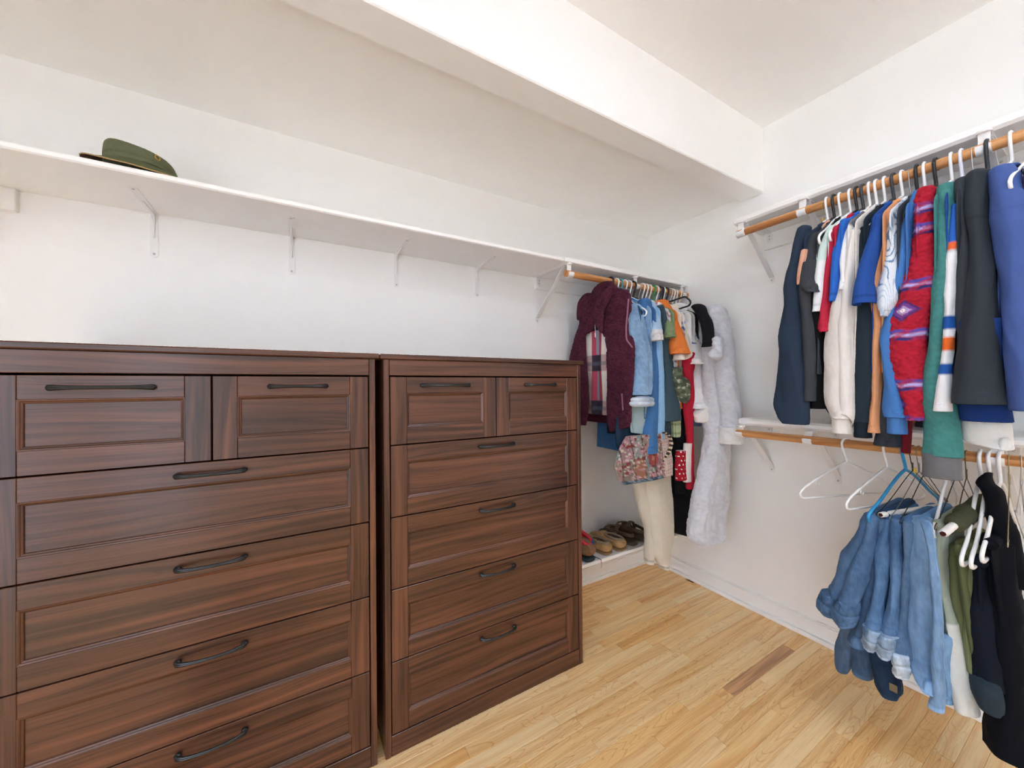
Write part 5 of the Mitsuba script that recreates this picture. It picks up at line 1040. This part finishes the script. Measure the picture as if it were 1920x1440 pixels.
far_low('shirt', 'black green shirt hem at the wall side below the vest', 'shirt', [(1.15, 1.42, 1.56), (1.0, 1.415, 1.56), (0.94, 1.42, 1.54)], '#1b2428', 1.44)
far_low('t_shirt', 'pale grey green t-shirt hem beside the vest hem', 't-shirt', [(1.15, 1.40, 1.50), (1.02, 1.385, 1.50), (0.965, 1.40, 1.47)], '#a3bcc0', 1.262, depth=0.014)
far_low('jeans', 'dark slate jeans below the slate green jacket', 'jeans', [(1.06, 1.585, 1.66), (0.95, 1.58, 1.665), (0.86, 1.585, 1.66)], '#2b3c46', 1.252, colf=lambda t: denim(t, '#32444f', 4))
far_low('blouse', 'pale green checked blouse hem left of the red scarf', 'blouse', [(1.20, 1.675, 1.73), (1.05, 1.68, 1.735), (0.93, 1.685, 1.73)], '#a9b58a', 1.245, depth=0.014,
        colf=lambda t: np.where((np.sin(t.v[:, 2] * 260) > 0.6)[:, None], lin('#7d8a60'), heather(t, '#b4c094', 0.05)))
far_low('skirt', 'blue grey skirt below the flared white cuff', 'skirt', [(1.10, 1.81, 1.94), (1.02, 1.81, 1.945), (0.975, 1.81, 1.94)], '#6e7fa6', 1.262, depth=0.015)
far_low('trousers', 'black trousers behind the red scarf', 'trousers', [(1.36, 1.74, 1.80), (1.1, 1.745, 1.81), (0.9, 1.73, 1.82), (0.62, 1.74, 1.82)], '#15151a', 1.275, depth=0.016, part='leg')
k = thing('jacket', 'olive jacket with a rolled camouflage cuff', 'jacket', FAR_T)
r = np.array(R['camo'])
t = Tube([(r[0, 1], 1.225, r[0, 0] + 0.05), (r[0, 1], 1.222, r[0, 0]), (r[1, 1], 1.215, r[1, 0]), (r[2, 1], 1.215, r[2, 0]), (r[3, 1], 1.22, r[3, 0])], [0.02, 0.026, 0.036, 0.036, 0.028], [r[0, 2], r[0, 2] * 1.1, r[1, 2], r[2, 2], r[3, 2]], (1, 0, 0), n=44, step=0.005, wr=0.005, wr_scale=(30, 20), seed=9)
add(k, 'rolled_cuff', t, np.where((meshkit.noise(t.v * 55, 6) > 0.52)[:, None], lin('#454a3c'), np.where((meshkit.noise(t.v * 60, 2) > 0.68)[:, None], lin('#a9a698'), lin('#5f6550'))))
t = body_tube(FA(1.712), top_rows(0.60, 0.006, 0.19), wr=0.002, n=40, step=0.014, seed=3); add(k, 'body', t, heather(t, '#5b634c', 0.06))
k = thing('bag_strap', 'dark shoulder strap loop with a beige plaid edge below the blue dress', 'bag strap', FAR_T)
loop = smooth_path([(1.555, 1.205, 0.965), (1.59, 1.20, 0.945), (1.605, 1.20, 0.91), (1.585, 1.20, 0.87), (1.545, 1.205, 0.835), (1.525, 1.21, 0.80)], 0.006)
t = Tube(loop, np.full(len(loop), 0.004), np.full(len(loop), 0.011), (0.0, 1.0, 0.0), n=16, step=0.004, wr=0.0)
add(k, 'strap', t, np.where((np.sin(t.S * 260) > 0.2)[:, None], lin('#cbb79b'), lin('#3a322e')))

# ------------------------------------------------------------------ the lower rod: hangers, jeans, trousers
def lower_hanger(y, kind, color, label, yaw=0.0, width=0.42, drop=0.105, tilt=0.0): return hanger(FL(y), kind, color, label, GL, width=width, yaw=yaw, drop=drop, tilt=tilt)
lower_hanger(0.592, 'tube', '#efeeeb', 'empty white plastic hanger, leftmost on the lower rod', yaw=0.33, width=0.43, drop=0.098)
lower_hanger(0.478, 'tube', '#f3f2ef', 'empty white plastic hanger between the leftmost one and the blue hanger', yaw=0.22, width=0.43, drop=0.10)
lower_hanger(0.432, 'flat', '#2d8fc4', 'bright blue plastic hanger on the lower rod', yaw=0.17, width=0.43, drop=0.125)
WIRES = [(0.415, 0.20, 0.40, '#3a362e', 'black wire hanger with a cardboard tube, just right of the blue hanger'), (0.400, 0.10, 0.41, '#8d8a80', 'grey wire hanger, second right of the blue hanger'),
         (0.386, 0.05, 0.42, '#4a453a', 'brownish wire hanger with a black foam bar above the light blue jeans'), (0.318, 0.04, 0.40, '#55504a', 'dark wire hanger left of the white cardboard tube'),
         (0.297, -0.02, 0.40, '#6b6250', 'rusty wire hanger holding the olive trousers'), (0.216, -0.1, 0.42, '#b8aa8a', 'brassy wire hanger right of the three white hangers'), (0.195, -0.16, 0.42, '#dcdcda', 'bright wire hanger nearest the right edge of the photo')]
for y, yaw, w, h, lab in WIRES: lower_hanger(y, 'wire', h, lab, yaw=yaw, width=w, drop=0.128)
for y, lab in ((0.268, 'white flat hanger, left one of three edge-on white hangers'), (0.251, 'white flat hanger, middle one of three edge-on white hangers'), (0.232, 'white flat hanger, right one of three edge-on white hangers')):
    lower_hanger(y, 'flat', WHITE, lab, yaw=0.02, width=0.44, drop=0.185 if y > 0.24 else 0.16)
lower_hanger(0.335, 'tube', WHITE, 'white plastic hanger half hidden by the grey cuff of the teal sweatshirt', yaw=-0.03, width=0.40, drop=0.13)
def paper_tube(y, z, x0, x1, dy, label, r=0.0085, dz=0.0):
    k = thing('cardboard_tube', label, 'cardboard tube')
    m = rod_tube([(x0, y, z), ((x0 + x1) / 2, y - dy / 2, z + dz / 2), (x1, y - dy, z + dz)], r, 20, (0, 0, 1))
    put(m, 'm_plastic', k, smooth=True, color=col(m, '#ece9e4'))
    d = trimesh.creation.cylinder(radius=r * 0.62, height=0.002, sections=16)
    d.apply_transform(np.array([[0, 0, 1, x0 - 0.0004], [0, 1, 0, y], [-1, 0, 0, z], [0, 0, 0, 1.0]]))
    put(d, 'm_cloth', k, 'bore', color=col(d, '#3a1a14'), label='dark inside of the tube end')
paper_tube(0.442, 0.777, 1.620, 1.98, 0.09, 'white cardboard trouser tube beside the blue hanger, dark jeans over it')
paper_tube(0.298, 0.778, 1.560, 1.95, 0.035, 'white cardboard tube end sticking out by the olive trousers', 0.010, 0.06)
k = thing('foam_bar', 'black foam sleeve on a wire hanger above the light blue jeans', 'foam sleeve')
m = rod_tube([(1.66, 0.395, 0.762), (1.8, 0.388, 0.763), (1.95, 0.38, 0.764)], 0.0085, 14, (0, 0, 1))
put(m, 'm_cloth', k, smooth=True, color=col(m, '#1a1a1a', 0.1))

LOW_T = 'trousers on the lower rod'
def drape(parent, key, hexc, x1=1.90, seed=1, thick=0.016, zb=None, part='drape', dy=0.0, fn=denim):
    """The cloth of a pair hanging over its bar behind the strip at the front."""
    r = np.array(R[key])
    z = r[:, 0].copy()
    if zb: z = np.linspace(z[0], zb, len(z))
    x0 = 1.64
    t = Tube(np.stack([np.full(len(r), (x0 + x1) / 2), r[:, 1] * 0.55 + r[0, 1] * 0.45 + dy, z], 1), np.full(len(r), (x1 - x0) / 2), np.linspace(thick * 0.8, thick * 1.2, len(r)), (0, 1, 0), n=64, step=0.011, wr=0.004, fold=(0.004, 3), seed=seed, top='round')
    add(parent, part, t, fn(t, hexc, seed))
    q = rod_tube([(x0, r[0, 1] + dy, r[0, 0] + 0.004), (x1, r[0, 1] + dy, r[0, 0] + 0.004)], thick * 0.95, 16, (0, 0, 1))
    put(q, 'm_cloth', parent, 'fold', smooth=True, color=col(q, hexc, 0.12))
def leg(parent, key, hexc, seed, depth=0.03, cuffk=None, fn=denim, cuffhex=None, wr=0.008, stitch=True):
    t = rows_tube(key, depth, n=48, step=0.007, wr=wr, seed=seed, top='round', wr_scale=(26, 9))
    c = fn(t, hexc, seed)
    if fn is denim and stitch:
        m = np.exp(-((np.cos(t.TH) - 0.0) / 0.035) ** 2) * (np.sin(t.S * 900) > -0.3)
        c = c * (1 + 0.9 * m[:, None])
        if not cuffk: c = np.where((t.S > t.sg[-1] - 0.012)[:, None], c * 1.35, c)
    add(parent, 'leg', t, np.clip(c, 0.003, 1))
    if cuffk:
        r = np.array(R[cuffk])
        P = lambda i, dz=0.0: (r[i, 3], r[i, 1], r[i, 0] + dz)
        t = Tube([P(0, 0.008), P(0, -0.004), P(1), P(2, 0.006)], [depth * 0.95, depth * 1.25, depth * 1.3, depth * 1.05], [r[0, 2] * 0.95, r[0, 2] * 1.08, r[1, 2] * 1.06, r[2, 2] * 1.2], (0, 1, 0), n=56, step=0.0045, wr=0.006, wr_scale=(46, 40), seed=seed + 2)
        c = denim(t, cuffhex or hexc, seed + 3, 0.5) if fn is denim else fn(t, cuffhex or hexc, seed)
        if fn is denim:
            L_ = t.sg[-1]
            wv = 0.002 * np.sin(t.TH * 3 + seed)
            for s0, k_ in ((0.05, 1.5), (0.42, 0.6), (0.50, 1.4), (0.93, 1.6)): c = c * (1 + (k_ - 1) * np.exp(-((t.S - s0 * L_ - wv) / 0.0028) ** 2))[:, None]
            c = c * (0.75 + 0.5 * meshkit.fbm(t.v * 120, 2, seed)[:, None])
        add(parent, 'cuff', t, np.clip(c, 0.003, 1))
hth = lambda t, h, s=1: heather(t, h, 0.07, s)
k = thing('jeans', 'dark blue jeans with rolled cuffs splayed furthest left on the lower rod', 'jeans', LOW_T)
leg(k, 'jean1', '#44658a', 3, cuffk='jean1c'); leg(k, 'jean2', '#4d7199', 4, cuffk='jean2c', depth=0.034); drape(k, 'jean2', '#3f5f83', seed=5, zb=0.42)
k = thing('jeans', 'grey blue jeans with a flared open hem under the leftmost cuffs', 'jeans', LOW_T)
leg(k, 'jean3', '#47688d', 6); leg(k, 'jeanlow1', '#55708f', 7, stitch=False, depth=0.02); leg(k, 'jeanlow2', '#4a6584', 8, depth=0.024); drape(k, 'jean3', '#425f80', seed=9, zb=0.32)
k = thing('jeans', 'mid blue jeans with two pale rolled cuffs in the middle of the lower rod', 'jeans', LOW_T)
leg(k, 'jean4', '#5079a5', 10, cuffk='jean4c', cuffhex='#8ba5c0', wr=0.007); leg(k, 'jean5', '#547ca8', 11, cuffk='jean5c', cuffhex='#8ba5c0', wr=0.007); drape(k, 'jean4', '#476d97', seed=12, zb=0.36)
k = thing('jeans', 'faded blue jeans with a frayed twisted cuff beside the light blue pair', 'jeans', LOW_T)
leg(k, 'jean6', '#57799d', 13, cuffk='jean6c', cuffhex='#9db2c6', wr=0.008); drape(k, 'jean6', '#4b6d92', seed=14, zb=0.36)
k = thing('jeans', 'light blue jeans, the broadest and longest pair on the lower rod', 'jeans', LOW_T)
leg(k, 'jean7', '#6f9ac6', 15, depth=0.03, wr=0.005); leg(k, 'jean7b', '#6a93bf', 16, depth=0.02, wr=0.005); leg(k, 'jean8', '#6d9ac4', 17, depth=0.02); drape(k, 'jean7', '#628cb8', seed=18, zb=0.36)
k = thing('jeans', 'very dark blue jeans waistband with a leather patch hanging low by the floor', 'jeans', LOW_T)
leg(k, 'jeanlow3', '#1f3652', 19, depth=0.035); drape(k, 'jean5', '#24405f', seed=20, zb=0.26, dy=0.03)
r = np.array(R['jeanlow3'])[3]
q = bx((r[3] - 0.0375, r[1] - 0.030, 0.262), (r[3] - 0.0345, r[1] - 0.012, 0.285), 0.001)
q2 = cat([bx((r[3] - 0.0385, r[1] - 0.029 + 0.001 * i, 0.268 + i * 0.006), (r[3] - 0.0374, r[1] - 0.012 - 0.001 * i, 0.2715 + i * 0.006)) for i in range(4)])
put(q, 'm_leather', k, 'patch', color=col(q, '#6b5d48'), label='tan leather patch')
k = thing('trousers', 'pale sage trousers with a white lower leg right of the light blue jeans', 'trousers', LOW_T)
leg(k, 'sage', '#9ba898', 21, depth=0.03, fn=lambda t, h, s=1: np.where((t.v[:, 2] < 0.50)[:, None], heather(t, '#d9dad2', 0.05), heather(t, '#9fab9b', 0.06)), wr=0.009); drape(k, 'sage', '#98a493', seed=22, fn=hth, zb=0.40)
k = thing('trousers', 'olive green trousers rolled over a cardboard tube', 'trousers', LOW_T)
leg(k, 'oliveA', '#6b7047', 23, depth=0.028, fn=hth); leg(k, 'oliveB', '#767a50', 24, depth=0.028, fn=hth); drape(k, 'oliveA', '#5f6440', seed=25, fn=hth, zb=0.40, dy=-0.02)
rl = Tube([(1.64, 0.290, 0.793), (1.70, 0.285, 0.803), (1.80, 0.276, 0.817), (1.86, 0.271, 0.826)], [0.020, 0.024, 0.026, 0.022], [0.017, 0.021, 0.022, 0.018], (0, 1, 0), n=40, step=0.006, wr=0.004, wr_scale=(20, 60), end='round', top='round')
add(k, 'rolled_waist', rl, heather(rl, '#474a35', 0.08), label='dark rolled waist')
k = thing('trousers', 'black navy trousers with a wide turned cuff behind the white hangers', 'trousers', LOW_T)
leg(k, 'blackA', '#171c27', 26, depth=0.035, fn=hth); leg(k, 'blackAc', '#2c3a44', 27, depth=0.038, fn=hth); drape(k, 'blackA', '#141924', seed=28, fn=hth, zb=0.38)
k = thing('trousers', 'long black trousers nearest to the right edge of the photo', 'trousers', LOW_T)
leg(k, 'blackB', '#0e1018', 29, depth=0.05, fn=hth); drape(k, 'blackB', '#0e1018', seed=30, fn=hth, zb=0.28)
k = thing('camisole', 'small black top hung around the right one of the three white hangers', 'top', LOW_T)
t = rows_tube('black_top', 0.03, n=48, step=0.007, wr=0.005, seed=40, top='round'); add(k, 'body', t, heather(t, '#0d0f16', 0.05))
k = thing('size_tag', 'small yellow tag on the black wire hanger right of the blue hanger', 'tag')
q = bx((1.818, 0.406, 0.892), (1.824, 0.414, 0.909), 0.002); put(q, 'm_plastic', k, color=col(q, '#e3bd3c'))

# ------------------------------------------------------------------ olive hat on the long shelf
k = thing('hat', 'olive green brimmed hat with a brass eyelet on the long white shelf', 'hat')
hx, hy = -0.408, 1.565
t = Tube([(hx, hy, 1.860), (hx, hy, 1.880), (hx, hy, 1.900), (hx, hy, 1.911), (hx, hy, 1.915), (hx, hy, 1.916)], [0.080, 0.080, 0.079, 0.074, 0.058, 0.03], [0.098, 0.096, 0.093, 0.084, 0.064, 0.035], (0, 1, 0), n=64, step=0.003, wr=0.002, wr_scale=(14, 10), power=2.6)
f_ = np.clip((t.v[:, 2] - 1.860) / 0.05, 0, 1.0)
t.v[:, 2] += -(t.v[:, 0] - hx) * 0.20 * f_ - 0.006 * f_ * np.exp(-((t.v[:, 1] - hy) / 0.03) ** 2)
c = heather(t, '#666a4c', 0.12, 3)
c = seam(c, t, 0.017, 0.0015, 0.6)
add(k, 'crown', t, c)
def brim(off):
    n, rings = 72, 10
    a = np.arange(n) / n * 2 * np.pi
    V_ = []
    for i, s in enumerate(np.linspace(0, 1, rings)):
        rx, ry = 0.078 + s * 0.046, 0.097 + s * 0.026
        x = hx + rx * np.cos(a) - 0.006 * s * (np.cos(a) < 0)
        y = hy + ry * np.sin(a)
        z = 1.866 - s * 0.030 * (np.sin(a) ** 2) + s * 0.006 * np.cos(a) ** 2 * (np.cos(a) < 0) - s * 0.016 * np.clip(np.cos(a), 0, 1) - off
        V_.append(np.stack([x, y, z], 1))
    return np.array(V_)
Vt, Vb = brim(0.0), brim(0.0022)
vv = np.vstack([Vt.reshape(-1, 3), Vb[::-1].reshape(-1, 3)])
f = grid_faces(20, 72)
m = trimesh.Trimesh(vv, f, process=False)
if m.face_normals[0, 2] < 0: m.invert()
cc = np.where((np.arange(len(vv)) < 10 * 72)[:, None], col(vv, '#53573d', 0.1), col(vv, '#3a1d12', 0.05))
put(m, 'm_cloth', k, 'brim', smooth=True, color=np.clip(cc, 0.002, 1))
edge = np.vstack([Vt[-1], Vt[-1][:1]])
m = rod_tube(edge, 0.0018, 8, (0, 0, 1)); put(m, 'm_leather', k, 'brim_edge', smooth=True, color=col(m, '#a98a5e'), label='tan brim edge')
e = trimesh.creation.torus(0.0065, 0.0014, major_sections=24, minor_sections=8)
nrm = np.array([0.78, -0.62, 0.1]); nrm /= np.linalg.norm(nrm); M = trimesh.geometry.align_vectors([0, 0, 1], nrm); M[:3, 3] = (hx + 0.052, hy - 0.082, 1.889)
e.apply_transform(M); put(e, 'm_metal', k, 'eyelet', smooth=True, color=col(e, '#c9a34a'), label='brass eyelet')

# ------------------------------------------------------------------ shoes on the low shelf
ZS = 0.2812
SH = 'shoes on the low shelf'
def shoe_body(parent, part, x, yh, L, rows, bsdf, color_fn, yaw=0.0, n=44, wr=0.0012, power=2.6, seed=1, end='round', top='round'):
    """rows: (fraction heel to toe, half width, bottom, top); the heel points to the room (-y)."""
    rows = np.array(rows, float)
    d = np.array([math.sin(yaw), math.cos(yaw), 0])
    zc, hz = (rows[:, 2] + rows[:, 3]) / 2, (rows[:, 3] - rows[:, 2]) / 2
    pts = np.array([x, yh, ZS]) + rows[:, :1] * L * d + zc[:, None] * np.array([0, 0, 1.0])
    t = Tube(pts, rows[:, 1], hz, (0, 0, 1), n=n, step=0.006, wr=wr, power=power, seed=seed, end=end, top=top, wr_scale=(30, 30))
    c = color_fn(t)
    put(t.mesh(), bsdf, parent, part, smooth=True, color=np.clip(c, 0.002, 1))
    return t
suede = lambda h, s=1: (lambda t: heather(t, h, 0.10, s, 150))
for i, (x, yh, yaw, lab) in enumerate(((1.462, 1.488, -0.12, 'tan suede slipper beside the red lined shoe'), (1.562, 1.482, -0.06, 'tan suede slipper beside the brown sandals'))):
    k = thing('slipper', lab, 'slipper', SH)
    L = 0.235
    shoe_body(k, 'sole', x, yh, L, [(0.0, 0.030, 0.0, 0.013), (0.06, 0.036, 0.0, 0.014), (0.4, 0.036, 0.0, 0.013), (0.7, 0.044, 0.0, 0.014), (0.92, 0.034, 0.001, 0.015), (1.0, 0.018, 0.003, 0.014)], 'm_leather', suede('#8d6f45'), yaw, seed=3)
    shoe_body(k, 'upper', x, yh + 0.004, L - 0.006, [(0.0, 0.026, 0.013, 0.050), (0.05, 0.033, 0.013, 0.058), (0.25, 0.034, 0.013, 0.052), (0.45, 0.036, 0.013, 0.058), (0.65, 0.041, 0.013, 0.060), (0.85, 0.035, 0.013, 0.046), (1.0, 0.018, 0.013, 0.028)], 'm_leather', suede('#b58a55', 2), yaw, seed=4, wr=0.003)
    # fleece collar round the opening and the dark foot hole
    a = np.linspace(0, 2 * np.pi, 40)
    d = np.array([math.sin(yaw), math.cos(yaw), 0]); e = np.array([d[1], -d[0], 0])
    cpt = np.array([x, yh, ZS]) + d * 0.066
    ring = cpt + np.outer(np.cos(a) * 0.026, e) + np.outer(np.sin(a) * 0.062, d) + np.outer(0.058 - 0.002 * np.sin(a), [0, 0, 1])
    m = rod_tube(ring, 0.0075, 10, (0, 0, 1)); tt = trimesh.Trimesh(m.vertices, m.faces, process=False)
    nv = np.asarray(m.vertices) + (meshkit.fbm(np.asarray(m.vertices) * 160, 2, 3)[:, None] - 0.5) * 0.006
    put((nv, m.faces), 'm_cloth', k, 'fleece_collar', smooth=True, color=col(nv, '#8a7a68', 0.25, freq=200), label='grey brown fleece collar')
    disc = trimesh.creation.icosphere(subdivisions=3, radius=1.0); disc.apply_scale((0.024, 0.058, 0.006)); M = trimesh.transformations.rotation_matrix(-yaw, (0, 0, 1)); M[:3, 3] = cpt + np.array([0, 0, 0.0555]); disc.apply_transform(M)
    put(disc, 'm_cloth', k, 'foot_opening', smooth=True, color=col(disc, '#4a3a2c', 0.1), label='dark lining of the opening')
    sm = rod_tube(smooth_path([(x + 0.004, yh + 0.0035, ZS + 0.016), (x + 0.003, yh + 0.002, ZS + 0.035), (x + 0.002, yh + 0.004, ZS + 0.052)], 0.005), 0.0011, 6)
    put(sm, 'm_leather', k, 'heel_seam', smooth=True, color=col(sm, '#8a6236'))
k = thing('hiking_shoe', 'brown ankle shoe with a red lining and a blue heel tab next to the dresser', 'shoe', SH)
x, yh, yaw, L = 1.325, 1.478, -0.1, 0.25
shoe_body(k, 'sole', x, yh, L, [(0.0, 0.030, 0.0, 0.020), (0.06, 0.036, 0.0, 0.021), (0.4, 0.035, 0.003, 0.018), (0.7, 0.044, 0.0, 0.018), (0.92, 0.036, 0.002, 0.02), (1.0, 0.02, 0.006, 0.018)], 'm_leather', suede('#26383c'), yaw, seed=5)
shoe_body(k, 'upper', x, yh + 0.004, L - 0.006, [(0.0, 0.028, 0.02, 0.085), (0.05, 0.034, 0.02, 0.100), (0.25, 0.035, 0.02, 0.104), (0.42, 0.036, 0.02, 0.090), (0.62, 0.041, 0.02, 0.068), (0.85, 0.036, 0.02, 0.052), (1.0, 0.02, 0.02, 0.032)], 'm_leather', suede('#8a6544', 3), yaw, seed=6, wr=0.003)
a = np.linspace(0, 2 * np.pi, 40)
d = np.array([math.sin(yaw), math.cos(yaw), 0]); e = np.array([d[1], -d[0], 0])
ring = np.array([x, yh, ZS]) + d * 0.052 + np.outer(np.cos(a) * 0.031, e) + np.outer(np.sin(a) * 0.048, d) + np.outer(0.108 + 0.022 * np.sin(a), [0, 0, 1])
m = rod_tube(ring, 0.0085, 12, (0, 0, 1)); put(m, 'm_cloth', k, 'padded_collar', smooth=True, color=col(m, '#c9404c', 0.06), label='red padded collar')
inner = np.array([ring * 1.0, ring * 1.0 + 0])
hole = trimesh.Trimesh(np.vstack([ring, (ring - ring.mean(0)) * 0.72 + ring.mean(0) - (0, 0, 0.026), ring.mean(0)[None] - (0, 0, 0.03)]), np.vstack([grid_faces(2, 40), np.stack([np.arange(40) + 40, (np.arange(40) + 1) % 40 + 40, np.full(40, 80)], 1)]), process=False)
put(hole, 'm_cloth', k, 'lining', smooth=True, color=col(hole, '#b3122c', 0.06), label='bright red lining')
tg = bx((0, 0, 0), (0.022, 0.001, 0.018)); M = trimesh.transformations.rotation_matrix(-0.5, (1, 0, 0)); M[:3, 3] = np.array([x - 0.012, yh + 0.092, ZS + 0.104]); tg.apply_transform(M)
put(tg, 'm_cloth', k, 'label_patch', color=col(tg, '#e8dcd8'), label='white inner label')
bt = bx((x + 0.008, yh - 0.003, ZS + 0.082), (x + 0.021, yh + 0.004, ZS + 0.106), 0.002); put(bt, 'm_cloth', k, 'heel_tab', color=col(bt, '#1f4f86'), label='blue heel tab')
lc = rod_tube(smooth_path([(x + 0.038, 1.53, ZS + 0.02), (x + 0.048, 1.495, ZS + 0.004), (x + 0.056, 1.470, ZS + 0.0022), (x + 0.060, 1.4655, ZS - 0.006), (x + 0.060, 1.4645, ZS - 0.040)], 0.006), 0.0016, 6)
put(lc, 'm_cloth', k, 'lace', smooth=True, color=np.where((lc.vertices[:, 2] > ZS - 0.004)[:, None], col(lc, '#3a3a44'), col(lc, '#c97f8c')), label='dark lace with a pink end hanging over the edge')
for i, (x, yh, yaw, lab) in enumerate(((1.672, 1.497, -0.10, 'brown strap sandal beside the tan slippers'), (1.772, 1.50, -0.08, 'brown strap sandal behind the khaki trousers'))):
    k = thing('sandal', lab, 'sandal', SH)
    L = 0.25
    shoe_body(k, 'sole', x, yh, L, [(0.0, 0.030, 0.0, 0.024), (0.06, 0.037, 0.0, 0.026), (0.4, 0.036, 0.0, 0.022), (0.7, 0.046, 0.0, 0.021), (0.92, 0.038, 0.002, 0.022), (1.0, 0.022, 0.005, 0.02)], 'm_leather', suede('#4b3b2a'), yaw, seed=7)
    d = np.array([math.sin(yaw), math.cos(yaw), 0]); e = np.array([d[1], -d[0], 0])
    B = np.array([x, yh, ZS])
    def strap(l0, l1, part, w=0.013, rise=0.06, hexc='#5a4630', wl=0.038, wr_=0.042):
        s_ = np.linspace(-1, 1, 22)
        p = np.array([B + d * (l0 + (l1 - l0) * (q + 1) / 2) + e * q * (wl if q < 0 else wr_) + np.array([0, 0, 0.018 + rise * math.sqrt(max(0, 1 - (abs(q) ** 2.6)))]) for q in s_])
        t = Tube(p, np.full(22, w), np.full(22, 0.0026), np.array([B + d * L / 2 - (0, 0, 0.2)]) - p, n=20, step=0.006, wr=0.0008, end='round', top='round')
        put(t.mesh(), 'm_leather', k, part, smooth=True, color=np.clip(heather(t, hexc, 0.12), 0.002, 1))
    strap(0.13, 0.19, 'cross_strap', 0.015, 0.042)
    strap(0.20, 0.13, 'cross_strap', 0.015, 0.050)
    strap(0.105, 0.115, 'ankle_strap', 0.012, 0.066)
    a = np.linspace(-1, 1, 24)
    hp = np.array([B + d * (0.012 + 0.10 * abs(q) ** 2) + e * math.sin(q * 1.45) * 0.037 + np.array([0, 0, 0.052 + 0.004 * abs(q)]) for q in a])
    t = Tube(hp, np.full(24, 0.011), np.full(24, 0.0028), hp - (B + d * 0.09 + (0, 0, 0.05)), n=20, step=0.006, wr=0.0008, end='round', top='round')
    put(t.mesh(), 'm_leather', k, 'heel_strap', smooth=True, color=np.clip(heather(t, '#54412d', 0.12), 0.002, 1))
    bk = trimesh.creation.torus(0.0075, 0.0013, major_sections=16, minor_sections=6); bk.apply_scale((1, 1.2, 0.8)); M = trimesh.geometry.align_vectors([0, 0, 1], e); M[:3, 3] = B + d * 0.108 - e * 0.040 + (0, 0, 0.045); bk.apply_transform(M)
    put(bk, 'm_metal', k, 'buckle', smooth=True, color=col(bk, '#cfcbc2'), label='silver buckle')
